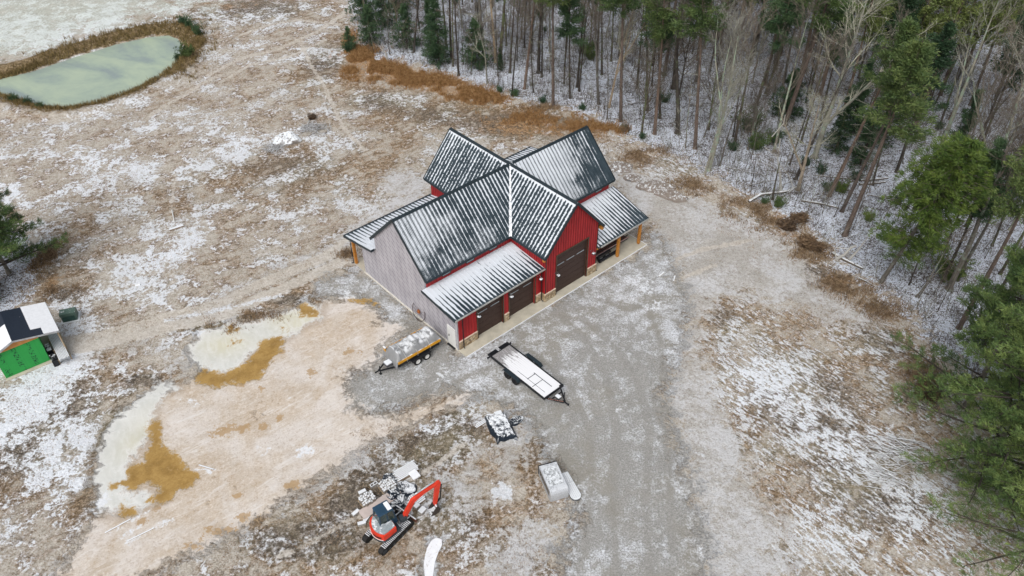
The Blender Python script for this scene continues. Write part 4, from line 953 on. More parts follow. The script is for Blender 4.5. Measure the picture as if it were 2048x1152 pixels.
def flat_trailer():
    r = (at(976,705,.7)+at(1013,684,.7))/2; fr = (at(1088,798,.7)+at(1128,768,.7))/2
    hd = heading(r, fr); L = float(np.hypot(*(fr-r)[:2])); c = (r+fr)/2
    t = thing('car_trailer', 'black flat deck trailer with snow on its boards in front of the barn', 'trailer', (c[0], c[1], GZ), hd)
    W = 2.12; dz = .72
    m = MB().box((-L/2+.45,-W/2+.07,dz-.05), (L/2-.08,W/2-.07,dz)); obj('deck', m, deck_mat(), t)
    m = MB()
    for s in (-1, 1): m.bar((-L/2,s*(W/2),dz-.06), (L/2,s*(W/2),dz-.06), .10, .18)
    m.bar((L/2-.03,-W/2,dz-.02), (L/2-.03,W/2,dz-.02), .09, .20); m.bar((-L/2+.40,-W/2,dz-.07), (-L/2+.40,W/2,dz-.07), .09, .14)
    for i in range(7): x = -L/2+.8+i*.95; m.bar((x,-W/2,dz-.15), (x,W/2,dz-.15), .06, .10)
    obj('frame', m, MAT['black'], t)
    for s in (-1, 1):
        a = .26*s; m = MB(); y0, y1 = (.16*s, .97*s) if s > 0 else (.97*s, .16*s)
        m.box((-L/2-.06,y0,dz-.13), (-L/2+.34,y1,dz-.07)); 
        for i in range(4): m.box((-L/2-.02+i*.09,y0,dz-.07), (-L/2+.01+i*.09,y1,dz-.03))
        obj('ramp', m, MAT['black'], t)
    for s in (-1, 1):
        m = MB().bar((-L/2+.25,s*W/2,dz-.15), (-L/2+.25,s*(W/2+.28),dz-.15), .09, .10); m.bar((-L/2+.25,s*(W/2+.26),dz-.02), (-L/2+.25,s*(W/2+.26),dz-.26), .08, .08); obj('light_bracket', m, MAT['black'], t)
        for x in (-.42, .52): wheel(t, (x-.35, s*(W/2+.22), .37), .37, .23, MAT['black'], spokes=6)
        y0, y1 = (s*(W/2+.06), s*(W/2+.40)) if s > 0 else (s*(W/2+.40), s*(W/2+.06))
        m = MB().prism([(-1.32,.60),(-1.12,.84),(.48,.84),(.68,.60),(.62,.60),(.44,.80),(-1.08,.80),(-1.26,.60)], 'y', y0, y1); obj('fender', m, MAT['trim'], t)
    m = MB()
    for s in (-1, 1): m.bar((L/2-.15,s*.85,dz-.16), (L/2+1.20,s*.06,dz-.20), .09, .14)
    m.bar((L/2+1.1,0,dz-.18), (L/2+1.62,0,dz-.18), .09, .09); m.disc((L/2+1.62,0,dz-.22), 'z', 0, .08, 0, .12, 10)
    m.tube([(L/2+.85,.30,dz+.40),(L/2+.85,.30,.12)], .045, 8); m.box((L/2+.75,.20,.02), (L/2+.95,.40,.10)); m.bar((L/2+.3,-.55,dz-.18), (L/2+.3,.55,dz-.18), .08, .08)
    obj('tongue', m, MAT['black'], t)
    m = MB().cbox((L/2+.32,-.28,dz-.15), (L/2+.80,.10,dz+.06), .03); obj('battery_box', m, snowy('battery_box_snow', (.02,.02,.02), .75, .4), t)
    m = MB().disc((L/2+.02,.80,dz+.20), 'y', 0, .12, -.14, .14, 14); m.box((L/2-.02,.6,dz), (L/2+.06,1.0,dz+.10)); obj('winch', m, MAT['black'], t)
    m = MB(); 
    for i in range(9): a = i/9; m.bar((L/2+.12+a*1.1,-.80+a*.72,dz-.08), (L/2+.19+a*1.1,-.76+a*.72,dz-.08), .03, .02)
    obj('reflective_tape', m, simple('tape', (.62,.32,.25), .5), t)
    m = MB().bar((-.3,-W/2+.5,dz+.004), (L/2-.5,-W/2+.5,dz+.004), .03, .01); m.bar((.8,.28,dz+.012), (L/2-.55,.28,dz+.012), .05, .022); m.bar((.95,-.62,dz+.012), (.95,.28,dz+.012), .05, .022); m.bar((1.85,-.9,dz+.014), (1.85,.28,dz+.014), .04, .024); obj('deck_rail', m, MAT['excdark'], t)
flat_trailer()

# ---- long black trailer parked under the open porch
def porch_trailer():
    x, y, z = b2w(18.6, 1.35, 0); t = thing('utility_trailer', 'long black steel rack trailer parked under the open barn porch', 'trailer', (x, y, 0), ANG)
    m = MB()
    for s in (-1, 1): m.bar((-1.9,s*.95,.62), (3.6,s*.95,.62), .08, .16); m.bar((-1.9,s*.95,1.05), (3.6,s*.95,1.05), .05, .06)
    for i in range(7): m.bar((-1.8+i*.88,-.95,.62), (-1.8+i*.88,.95,.62), .07, .08); m.bar((-1.8+i*.88,-.95,.62), (-1.8+i*.88,-.95,1.05), .04, .04)
    obj('frame', m, MAT['black'], t)
    obj('deck', MB().box((-1.88,-.9,.70), (3.55,.9,.74)), simple('red_brown_boards', (.13,.055,.045), .8), t)
    obj('rail', MB().bar((-1.9,-1.02,.80), (3.7,-1.02,.80), .04, .12), simple('pinkish_rail', (.36,.26,.25), .5), t)
    for xx in (-.5, .35): wheel(t, (xx, -1.12, .36), .36, .22, MAT['steel'])
    m = MB().prism([(-1.0,.55),(-.85,.80),(.72,.80),(.88,.55)], 'y', -1.28, -1.0); obj('fender', m, MAT['black'], t)
    m = MB().tube([(-.9,-1.34,.25),(1.6,-1.34,.25)], .16, 10); o = obj('black_pipe', m, MAT['black']); o.location = t.location; o.rotation_euler = (0,0,ANG); o.location[2] = .0
    tag(o, 'short fat black pipe lying on the porch slab beside the parked trailer', 'pipe')
porch_trailer()

# ---- mini excavator
def excavator():
    rr = at(769.4,1109); rf = at(825,1052); hd = heading(rr, rf); u = np.array([cos(hd), sin(hd)]); s_ = np.array([-sin(hd), cos(hd)])
    c = (rr+rf)[:2]/2+s_*.93
    t = thing('mini_excavator', 'orange red mini excavator with dark blue cab and folded boom', 'excavator', (c[0], c[1], GZ), hd)
    # tracks
    for s in (-1, 1):
        m = MB(); y = s*.78; w = .19; Lt = 1.30; r = .30; n = 10
        loop = [(-Lt+.0+r*cos(a)-.05, r+r*sin(a)) for a in np.linspace(pi/2, 3*pi/2, n)]+[(Lt-.05+r*cos(a), r+r*sin(a)) for a in np.linspace(-pi/2, pi/2, n)]
        b = m.n()
        for yy in (y-w, y+w):
            for p in loop: m.v.append((p[0], yy, p[1]))
        K = len(loop)
        for j in range(K): m.f.append((b+j, b+(j+1) % K, b+K+(j+1) % K, b+K+j))
        m.f.append(tuple(b+j for j in range(K))); m.f.append(tuple(b+K+j for j in reversed(range(K))))
        o = obj('track', m, MAT['rubber'], t)
        g = MB(); i = 0; x = -Lt
        while x < Lt-.02: g.box((x,y-w-.01,2*r-.002), (x+.055,y+w+.01,2*r+.035)); x += .125
        obj('track_lugs', g, MAT['track'], o)
        g = MB().box((-Lt+.15,y-s*.0-.09,.16), (Lt-.2,y+.09,.44))
        for k in range(5): g.disc((-.9+k*.42,y+s*.195,.17), 'y', 0, .10, -.01, .02, 12)
        g.disc((-Lt-.04,y+s*.195,.30), 'y', 0, .20, -.01, .03, 16); obj('track_frame', g, MAT['excdark'], o)
    m = MB().cbox((-.6,-.58,.28), (.75,.58,.55), .05); m.disc((0,0,.55), 'z', 0, .42, 0, .14, 20)
    for s in (-1, 1): m.bar((.6,s*.42,.40), (1.75,s*.42,.28), .09, .12)
    obj('undercarriage', m, snowy('undercarriage_snow', (.03,.03,.035), .62, .6), t)
    m = MB(); pr_ = [(1.72,.02),(1.80,.02),(1.86,.20),(1.80,.42),(1.70,.44),(1.76,.22)]; m.prism(pr_, 'y', -.98, .98); obj('dozer_blade', m, snowy('blade_snow', (.16,.07,.05), .72, .6), t)
    # upper house, turned relative to the tracks
    HR = radians(33)-hd+radians(2)
    R = Matrix.Rotation(HR, 4, 'Z')
    def arc(r, a0, a1, n): return [(r*cos(a), r*sin(a)) for a in np.linspace(a0, a1, n)]
    back = arc(1.22, radians(128), radians(232), 12)
    outline = [(.62,-.74)]+[(.62,.80),(-.35,.92)]+back+[(-.35,-.90)]
    m = MB().prism(outline, 'z', .70, .92, R); obj('house_base', m, MAT['excdark'], t)
    hood = [(-.28,.90)]+[(x*.985,y*.985) for x, y in back]+[(-.28,-.88),(.30,-.76),(.30,-.12),(-.28,-.12)]
    m = MB().prism(hood, 'z', .925, 1.42, R); obj('body_panel', m, MAT['excred'], t)
    hood2 = [(-.30,.84)]+[(x*.86,y*.86) for x, y in back]+[(-.30,-.80),(.26,-.68),(.26,-.14),(-.30,-.14)]
    m = MB().prism(hood2, 'z', 1.423, 1.53, R); obj('engine_hood', m, MAT['excgrey'], t)
    m = MB().prism([(x*1.006,y*1.006) for x, y in arc(1.22, radians(190), radians(222), 6)]+[(x*.95,y*.95) for x, y in reversed(arc(1.22, radians(190), radians(222), 6))], 'z', 1.10, 1.24, R); obj('grille', m, MAT['black'], t)
    m = MB().prism([(x*1.01,y*1.01) for x, y in arc(1.22, radians(132), radians(228), 10)]+[(x*.97,y*.97) for x, y in reversed(arc(1.22, radians(132), radians(228), 10))], 'z', .925, .975, R); obj('pale_stripe', m, MAT['white'], t)
    # cab
    cx0, cx1, cy0, cy1 = -.62, .72, -.10, .86; zf, zr = .93, 2.44
    m = MB()
    cor = [(cx0+.04,cy0),(cx1,cy0),(cx1,cy1),(cx0+.04,cy1)]; top = [(cx0+.14,cy0+.04),(cx1-.20,cy0+.04),(cx1-.20,cy1-.05),(cx0+.14,cy1-.05)]
    for (a, b_) in zip(cor, top): m.bar(tuple(R @ Vector((*a, zf))), tuple(R @ Vector((*b_, zr-.02))), .075, .075)
    for i in range(4):
        a, b_ = cor[i], cor[(i+1) % 4]; m.bar(tuple(R @ Vector((*a, zf+.04))), tuple(R @ Vector((*b_, zf+.04))), .07, .10)
    m.bar(tuple(R @ Vector((.05,cy0+.01,zf))), tuple(R @ Vector((.05,cy0+.04,zr))), .06, .06); m.bar(tuple(R @ Vector((.05,cy1-.01,zf))), tuple(R @ Vector((.05,cy1-.05,zr))), .06, .06)
    m.box((cx0+.06,cy0+.01,zf), (cx1-.02,cy1-.01,zf+.55), R)
    obj('cab', m, MAT['excroof'], t)
    g = MB()
    for i in range(4):
        a, b_, c_, d_ = cor[i], cor[(i+1) % 4], top[(i+1) % 4], top[i]
        k = .965; q = [(a[0]*k,a[1]*k+.012,zf+.50),(b_[0]*k,b_[1]*k+.012,zf+.50),(c_[0]*k,c_[1]*k+.012,zr-.04),(d_[0]*k,d_[1]*k+.012,zr-.04)]
        i0 = g.addv([tuple(R @ Vector(v)) for v in q]); g.f.append((i0,i0+1,i0+2,i0+3))
    obj('cab_window', g, simple('cab_glass', (.030,.045,.040), .07, 0, .2, 2, spec=.8), t)
    m = MB().cbox((cx0+.06,cy0-.02,zr), (cx1-.14,cy1+.0,zr+.09), .05, R); o = obj('cab_roof', m, MAT['excroof'], t)
    obj('roof_snow', MB().cbox((cx1-.52,cy0+.08,zr+.091), (cx1-.20,cy1-.14,zr+.12), .015, R), MAT['snow'], o)
    m = MB().box((-.16,.22,zf+.3), (.22,.58,zf+.75), R); m.box((-.22,.22,zf+.75), (-.10,.58,zf+1.15), R); obj('seat', m, MAT['black'], t)
    # boom in its own vertical plane
    kn = at(874,966,3.0); base_w = at(806,1034,1.0); bd = heading(base_w, kn)
    lb = np.array([base_w[0]-c[0], base_w[1]-c[1]]); lk = np.array([kn[0]-c[0], kn[1]-c[1]])
    rot = lambda v: np.array([v[0]*cos(-hd)-v[1]*sin(-hd), v[0]*sin(-hd)+v[1]*cos(-hd)])
    lb, lk = rot(lb), rot(lk); dirv = (lk-lb)/np.hypot(*(lk-lb)); D = float(np.hypot(*(lk-lb)))
    print('boom', lb, lk, D)
    def P(d, z): return (float(lb[0]+dirv[0]*d), float(lb[1]+dirv[1]*d), z)
    BT = Matrix(((dirv[0], -dirv[1], 0, lb[0]), (dirv[1], dirv[0], 0, lb[1]), (0, 0, 1, 0), (0, 0, 0, 1)))
    def tb(pts2, w): return pts2, w
    m = MB().prism([(0,.95),(.18,.92),(.95,2.28),(D*.62,2.72),(D+.05,3.02),(D+.05,3.16),(D*.60,3.02),(.78,2.60),(.05,1.35)], 'y', -.11, .11, BT); obj('boom', m, MAT['excred'], t)
    m = MB().cbox((-.28,-.22,.80), (.22,.22,1.25), .05, BT); obj('swing_post', m, MAT['excdark'], t)
    m = MB().prism([(D+.16,3.26),(D+.26,3.10),(D-.22,.86),(D-.40,.80),(D-.46,.98),(D-.16,3.05),(D-.02,3.26)], 'y', -.09, .09, BT); obj('stick', m, MAT['excred'], t)
    m = MB(); m.tube([tuple(BT @ Vector((.95,0,2.95))), tuple(BT @ Vector((D-.25,0,3.38)))], .055, 8); obj('stick_cylinder', m, MAT['excgrey'], t)
    m = MB(); m.tube([tuple(BT @ Vector((.15,.0,.90))), tuple(BT @ Vector((.82,0,2.0)))], .06, 8); obj('boom_cylinder', m, MAT['steel'], t)
    m = MB(); m.tube([tuple(BT @ Vector((D+.30,0,2.75))), tuple(BT @ Vector((D+.12,0,1.30)))], .05, 8); m.bar(tuple(BT @ Vector((D+.12,0,1.3))), tuple(BT @ Vector((D-.30,0,.8))), .12, .06); obj('bucket_cylinder', m, MAT['black'], t)
    m = MB(); x0 = D-.42
    prof = [(x0+.12,.92),(x0+.30,.70),(x0+.34,.40),(x0+.18,.14),(x0-.12,.04),(x0-.42,.10),(x0-.40,.16),(x0-.12,.11),(x0+.12,.19),(x0+.26,.42),(x0+.22,.66),(x0+.02,.86)]
    m.prism(prof, 'y', -.30, .30, BT)
    for s in (-.31, .29): m.prism([(x0+.12,.92),(x0+.30,.70),(x0+.34,.40),(x0+.18,.14),(x0-.12,.04),(x0-.42,.10),(x0-.20,.50)], 'y', s, s+.02, BT)
    for k in range(4): m.box((x0-.50,-.28+k*.17,.09), (x0-.40,-.22+k*.17,.13), BT)
    obj('bucket', m, snowy('bucket_snow', (.05,.04,.035), .62, .7), t)
    m = MB(); m.tube([tuple(BT @ Vector((.1,.16,1.1))), tuple(BT @ Vector((.6,.17,2.1))), tuple(BT @ Vector((1.3,.17,2.72))), tuple(BT @ Vector((D*.9,.16,3.05)))], .018, 5); obj('hydraulic_hose', m, MAT['black'], t)
excavator()

# ---- crumpled tarp heaps: sheets with folds
def heap(name, label, cat, px, py, hd, sx, sy, h, seed, mat, box=None, group=None, n=60):
    c = at(px, py); t = MB(); r = random.Random(seed); o1, o2 = r.random()*40, r.random()*40
    for i in range(n):
        for j in range(n):
            a = (i/(n-1)-.5)*2; b = (j/(n-1)-.5)*2
            ed = 1+.22*(float(vnoise(a*2+o1, b*2+o2, 1))-.5)*2
            R_ = max(abs(a), abs(b)); 
            if box: prof = min(1, max(0, (1-R_)/.22))**.6
            else: prof = max(0, 1-(a*a+b*b)**.9)**.6
            f1 = min(1, abs(float(vnoise(a*2.2+o1+b, b*1.5+o2, 1))-.5)*3.2); f2 = min(1, abs(float(vnoise(a*5+o2, b*3+o1-a*3, 1))-.5)*4); f3 = float(vnoise(a*11, b*11+o1, 1))
            z = prof*h*(.70 if box else .35)+h*prof*((1-f1)**2*(.12 if box else .45)+(1-f2)**2*(.16 if box else .38))+.03*f3
            t.v.append((a*sx/2*ed, b*sy/2*ed, z+.015-(.05 if prof <= 0 else 0)))
    for i in range(n-1):
        for j in range(n-1): q = i*n+j; t.f.append((q, q+n, q+n+1, q+1))
    o = obj(name, t, mat, None, True); o.location = (c[0], c[1], gz(c[0], c[1])); o.rotation_euler = (0,0,hd)
    tag(o, label, cat, group); return o
hd1 = heading(at(976,845), at(1000,893))
heap('tarp_covered_stack', 'snowy black tarp draped over a low stack south of the flat trailer', 'tarp', 1002, 858, hd1, 2.9, 1.75, .62, 3, MAT['tarp_black'], True)
heap('crumpled_tarp', 'small crumpled black tarp right of the tarp draped stack', 'tarp', 1031, 842, .7, 1.3, .8, .38, 9, MAT['tarp_black'])
heap('crumpled_tarp', 'narrow crumpled tarp edge low on the right of the draped stack', 'tarp', 1028, 873, hd1+.2, .9, .4, .22, 12, MAT['tarp_black'])
def box_thing(name, label, cat, px, py, hd, size, mat, z=0, group=None, bev=.02):
    c = at(px, py, GZ+z); o = obj(name, MB().cbox((-size[0]/2,-size[1]/2,0), (size[0]/2,size[1]/2,size[2]), bev), mat); o.location = (c[0], c[1], gz(c[0], c[1])+z); o.rotation_euler = (0,0,hd)
    return tag(o, label, cat, group)
SB = snowy('crate_snow', (.30,.28,.26), .88)
box_thing('snowy_box', 'square snow covered box just above the tarp draped stack', 'box', 997, 833, hd1+pi/2, (.62,.52,.42), SB)
box_thing('snowy_box', 'flat snow covered box left of the square box by the draped stack', 'box', 982, 836, hd1+1.2, (.7,.5,.25), SB)
def board_bundle(name, label, px, py, hd, L, n, w, h, mat, cat='boards', z=0, group=None, gap=.03, layers=1):
    c = at(px, py, GZ+z); m = MB(); r = random.Random(int(px*7+py))
    for k in range(layers):
        for i in range(n):
            d = r.uniform(-.06, .06)*L; y = (i-(n-1)/2)*(w+gap)
            m.box((-L/2+d, y-w/2, k*(h+.004)), (L/2+d, y+w/2, k*(h+.004)+h))
    o = obj(name, m, mat); o.location = (c[0], c[1], gz(c[0], c[1])+z); o.rotation_euler = (0,0,hd); return tag(o, label, cat, group)
board_bundle('plank_bundle', 'thin snowy planks lying left of the tarp draped stack', 971, 842, radians(38), 1.9, 3, .10, .10, MAT['wood_snow'])
def plank(label, p, q, w=.12, h=.05, mat='wood_snow', name='loose_plank', z=0, cat='plank'):
    a = at(*p); b = at(*q); c = (a+b)/2; L = float(np.hypot(*(b-a)[:2]))
    o = obj(name, MB().box((-L/2,-w/2,0), (L/2,w/2,h)), MAT[mat]); o.location = (c[0], c[1], gz(c[0], c[1])+.01+z); o.rotation_euler = (0,0,heading(a, b)); return tag(o, label, cat)
plank('thin pale stick at the lower right corner of the draped stack', (1026,879), (1032,890), .05, .04)

# ---- silver topper and ribbed panel beside the drive
def topper():
    a = at(1100,1005); b = at(1138,994); hd = heading(a, b)+pi/2; c = (a+b)/2; d = np.array([cos(hd), sin(hd)]); L, W, H = 2.55, 1.36, 1.0
    cc = c[:2]+d*L/2
    t = thing('pickup_topper', 'silver boxy pickup topper with rounded end resting on the gravel edge', 'topper', (cc[0], cc[1], GZ), hd)
    prof = [(-L/2,.04),(L/2,.04),(L/2,H),(-L/2+.34,H),(-L/2+.16,H-.05),(-L/2+.05,H-.20),(-L/2,H-.45)]
    m = MB().prism(prof, 'y', -W/2, W/2)
    sil = snowy('silver_paint_frost', (.50,.52,.55), .62, .3, 2.2, .2, .8); obj('shell', m, sil, t)
    m = MB()
    for i in range(3): m.cbox((-L/2+.62+i*.56,-W/2+.16,H+.001), (-L/2+1.12+i*.56,W/2-.16,H+.018), .008)
    obj('roof_panels', m, snowy('frosted_panel', (.30,.32,.33), .52, .3, 3.5), t)
    m = MB().box((L/2+.001,-W/2-.04,.05), (L/2+.06,W/2+.04,H+.05)); obj('tailgate_frame', m, MAT['black'], t)
    m = MB()
    for s in (-1, 1): m.box((-L/2+.05,s*(W/2+.015)-.013,.02), (L/2,s*(W/2+.015)+.013,.10))
    obj('base_rail', m, MAT['steel'], t)
    for s in (-1, 1): obj('side_window', MB().cbox((-L/2+.35,s*(W/2+.008)-.007,.30), (L/2-.15,s*(W/2+.008)+.007,H-.16), .02), simple('dark_side_glass', (.06,.065,.07), .12, 0, .1, 1, spec=.7), t)
    # ribbed panel
    cc2 = at(1139,970); t2 = MB(); hw = .40; LL = 1.05; pts = []
    for k in range(9): a_ = -pi/2-pi/2+pi*k/8
    outline = [(LL,-hw*.8),(LL,hw*.8)]+[(-LL+hw*cos(a_), hw*sin(a_)) for a_ in np.linspace(pi/2, 3*pi/2, 10)]
    t2.prism(outline, 'z', .0, .16)
    for i in range(5): y = -.28+i*.14; t2.box((-LL-.2,y-.02,.16), (LL-.03,y+.02,.19))
    t2.box((.1,-hw*.8,.19), (.16,hw*.8,.21))
    o = obj('ribbed_panel', t2, snowy('ribbed_plastic_snow', (.10,.11,.12), .90, .5, 3)); o.location = (cc2[0], cc2[1], GZ); o.rotation_euler = (0,0,hd+.05); tag(o, 'flat round ended ribbed panel under snow right of the silver topper', 'panel')
topper()

# ---- building material beside the excavator
ME = radians(37)
c_ = [at(793,962), at(838,944)]
def stacked():
    board_bundle('snowy_boards', 'stack of long snow topped boards above the crumpled tarp', 812, 946, ME, 1.8, 7, .11, .10, MAT['wood_snow'], layers=3)
    box_thing('snowy_bundle', 'square snow capped bundle on the end of the long board stack', 'bundle', 829, 950, ME, (.62,.78,.12), MAT['snow'], z=.33)
    heap('crumpled_tarp', 'big crumpled dark tarp between the stone bundles and the boom', 'tarp', 800, 988, 1.1, 2.5, 2.1, .75, 21, MAT['tarp_black'])
    heap('crumpled_tarp', 'crumpled tarp mound tucked under the end of the board stack', 'tarp', 780, 960, .5, 1.5, 1.1, .55, 25, MAT['tarp_black'])
    heap('crumpled_tarp', 'folded tarp right behind the excavator cab', 'tarp', 795, 1014, 1.4, 1.4, 1.1, .5, 29, MAT['tarp_black'])
    m = MB().box((-1.7,-.42,0), (1.7,.42,.03)); c = at(763,1004,GZ+.3); o = obj('plywood_sheet', m, simple('pinkish_sheathing', (.50,.43,.40), .8, 0, .1, 1.5)); o.location = (c[0], c[1], gz(c[0], c[1])+.30); o.rotation_euler = (0,0,ME+.03); tag(o, 'long bare pinkish sheet lying beside the tarp heap', 'plywood sheet')
    m = MB().box((-1.6,-.36,0), (1.6,.36,.29)); o2 = obj('lumber_stack', m, MAT['wood_snow']); o2.location = (c[0], c[1], gz(c[0], c[1])); o2.rotation_euler = (0,0,ME+.03); tag(o2, 'lumber stack carrying the pinkish sheet', 'lumber stack')
    # wrapped stone bundles
    for i, (px, py, lab) in enumerate(((736,1004,'wrapped bundle of pale stones left of the pinkish sheet'), (776,977,'wrapped bundle of pale stones above the pinkish sheet'))):
        c = at(px, py); t = thing('stone_bundle', lab, 'stone bundle', (c[0], c[1], gz(c[0], c[1])), ME)
        obj('pallet', MB().box((-.55,-.5,.02), (.55,.5,.12)), MAT['wood'], t)
        m = MB(); r = random.Random(40+i)
        for a in range(7):
            for b in range(5):
                x, y = -.45+a*.15+r.uniform(-.03,.03), -.38+b*.19+r.uniform(-.03,.03); q = Matrix.Translation((x, y, .13)) @ Matrix.Rotation(r.uniform(0, 3), 4, 'Z')
                m.cbox((-.11,-.085,0), (.11,.085,r.uniform(.35,.55)), .04, q)
        obj('stones', m, MAT['stone_pile'], t)
    # loose blocks
    BM = MAT['block']
    def block(px, py, hd, lab, holes=True):
        c = at(px, py); L, W, H = .42, .20, .19; m = MB()
        m.box((-L/2,-W/2,0), (L/2,-W/2+.035,H)); m.box((-L/2,W/2-.035,0), (L/2,W/2,H))
        for x in (-L/2, -.018, L/2-.036): m.box((x,-W/2+.0351,0), (x+.036,W/2-.0351,H))
        if not holes: m.box((-L/2+.0361,-W/2+.0352,H-.04), (L/2-.0361,W/2-.0352,H-.01))
        o = obj('concrete_block', m, BM); o.location = (c[0], c[1], gz(c[0], c[1])); o.rotation_euler = (0,0,hd); o.scale = (1.35,1.35,1.2); tag(o, lab, 'concrete block', 'loose concrete blocks by the excavator')
    block(748, 971, ME, 'hollow concrete block with both holes open, nearest the muddy yard')
    block(725, 986, ME-.1, 'snow filled concrete block above the left stone bundle', False)
    block(712, 1028, ME+.2, 'snow covered concrete block alone left of the excavator cab', False)
    block(724, 1049, .3, 'small snowy block close to the rear corner of the excavator', False)
    block(734, 1039, 1.1, 'snowy block leaning near the excavator cab door', False)
    # stacked boards and bales under the boom
    board_bundle('snowy_boards', 'short snowy boards under the raised boom', 815, 990, ME+pi/2, 1.0, 5, .12, .10, MAT['wood_snow'], layers=2)
    board_bundle('snowy_boards', 'short snowy boards between boom and bucket', 838, 1003, ME+.1, .9, 4, .12, .10, MAT['wood_snow'], layers=2)
    box_thing('snowy_box', 'snow topped box beside the bucket', 'box', 845, 1024, ME+.3, (.55,.42,.30), SB)
    box_thing('snowy_box', 'small snow topped box under the boom', 'box', 834, 1015, ME+.2, (.42,.34,.28), SB)
    box_thing('snowy_box', 'snow topped box next to the blade of the excavator', 'box', 821, 1008, ME+.2, (.40,.30,.30), SB)
stacked()

# ---- green sheathed shed at the left edge
def shed():
    o = at(13,757,0.0); hd = radians(37.4); t = thing('small_shed', 'unfinished shed with green sheathing and half snow covered roof', 'shed', (o[0], o[1], GZ), hd)
    z0 = .12; W = 3.5; Dp = 4.2; ax, az = 1.75, 3.55
    k = NB('green_sheathing'); p = k.obj(); x, y, z = k.sep(p); n = k.noise(p, 1.2, 4, .6)
    # small dark print in slanted columns
    col = k.math('FRACT', k.mul(x, .92)); cm = k.ss(k.math('ABSOLUTE', k.sub(col, .35)), .20, .14)
    pr_ = k.noise(k.mapping(p, (7, 7, 9)), 1.0, 2, .5); cl = k.noise(k.mapping(p, (1.1, 1, 2.0)), 1.7, 1, .5)
    f = k.mul(k.mul(cm, k.ss(pr_, .50, .55)), k.ss(cl, .44, .50))
    sm = k.ss(k.math('ABSOLUTE', k.sub(k.math('FRACT', k.mul(x, .82)), .5)), .012, .004)
    c = k.mix(n, (.022,.27,.055), (.032,.36,.075)); c = k.mix(k.mul(sm, .3), c, (.01,.12,.03))
    GM = k.out(k.mix(f, c, (.01,.06,.03)), .6)
    m = MB().box((0,0,z0), (W,.10,2.78)); m.box((0,.10,z0), (.10,Dp,2.78)); m.box((W-.10,.10,z0), (W,Dp,2.78)); m.box((.10,Dp-.10,z0), (W-.10,Dp,2.78)); 
    obj('wall', m, GM, t)
    m = MB().prism([(0,2.781),(W,2.781),(W,2.95),(ax,az-.1),(0,2.85)], 'y', -.02, .10); obj('gable_panel', m, MAT['ply'], t)
    m = MB().cbox((-.10,-.30,-.05), (W+1.6,Dp+.1,z0-.005), .03); obj('slab', m, MAT['concrete'], t)
    # roof planes
    e1 = 5.15; ze = 2.86; y0, y1 = -.32, Dp+.1; k_ = (az+.12-ze)/(e1-ax)
    def plane(x0, x1, za, zb, ya, yb, mat, name, lift=0.0, th=.10):
        m = MB().prism([(x0,za+lift),(x1,zb+lift),(x1,zb+lift-th),(x0,za+lift-th)], 'y', ya, yb); return obj(name, m, mat, t)
    zz = lambda x: az+.12-k_*(x-ax) if x >= ax else az+.12-.42*(ax-x)
    r = plane(ax, e1, zz(ax), ze, y0, y1, MAT['felt'], 'roof'); r['label'] = 'dark felt roof slope'
    plane(-.45, ax, zz(-.45), zz(ax), y0, y1, MAT['felt'], 'roof')
    m = MB(); a, b = 3.25, e1-.02
    m.prism([(a,zz(a)+.012),(b,zz(b)+.012),(b,zz(b)+.05),(a,zz(a)+.05)], 'y', y0+1.0, y1-.02); m.prism([(a+.75,zz(a+.75)+.012),(b,zz(b)+.012),(b,zz(b)+.05),(a+.75,zz(a+.75)+.05)], 'y', y0+.02, y0+1.0)
    obj('snow_sheet', m, MAT['snow'], t)
    m = MB().prism([(.55,zz(.55)+.012),(ax-.03,zz(ax-.03)+.012),(ax-.03,zz(ax-.03)+.04),(.55,zz(.55)+.04)], 'y', y0+.02, y0+2.6); obj('snow_sheet', m, MAT['snow'], t)
    for x in (W+1.45,): 
        for y in (.15, Dp-.1): obj('post', MB().cbox((x-.05,y-.05,z0), (x+.05,y+.05,2.7), .01), MAT['wood'], t)
    m = MB(); m.prism([(-.46,zz(-.46)+.02),(ax,zz(ax)+.02),(e1+.01,ze+.02),(e1+.01,ze-.14),(ax,zz(ax)-.14),(-.46,zz(-.46)-.14)], 'y', y0-.03, y0-.003); obj('fascia', m, MAT['steel'], t)
    # stuff stored beside the wall
    def placed(name, m, mat, lab, cat):
        o_ = obj(name, m, mat); o_.location = t.location; o_.rotation_euler = (0,0,hd); tag(o_, lab, cat); return o_
    m = MB()
    for i in range(8): m.box((W+.62+i*.105,-1.35+.05*(i % 3),.55), (W+.70+i*.105,3.2,.72+.02*(i % 2)))
    placed('metal_siding_stack', m, snowy('siding_snow', (.42,.45,.47), .72, .4, 5), 'long pale metal siding strips stacked under the shed lean-to', 'siding stack')
    m = MB(); 
    for x in (W+.55, W+1.5):
        for y in (-.9, .6, 2.2): m.box((x-.04,y-.04,.0), (x+.04,y+.04,.545))
    for y in (-.9, .6, 2.2): m.box((W+.5,y-.03,.46), (W+1.55,y+.03,.545))
    placed('wooden_rack', m, MAT['wood'], 'low wooden rack holding the siding strips beside the shed', 'rack')
    m = MB().cbox((W+.06,-1.05,.0), (W+.52,.15,.62), .03); placed('black_bin', m, snowy('black_bin_snow', (.012,.013,.016), .45, .4, 2), 'black bin standing against the green shed wall', 'bin')
    m = MB().cbox((W+.06,.45,.0), (W+.45,1.5,.75), .03); placed('black_bin', m, snowy('black_bin_snow2', (.012,.013,.016), .60, .4, 2), 'snow dusted black bin under the shed eave behind the first bin', 'bin')
shed()

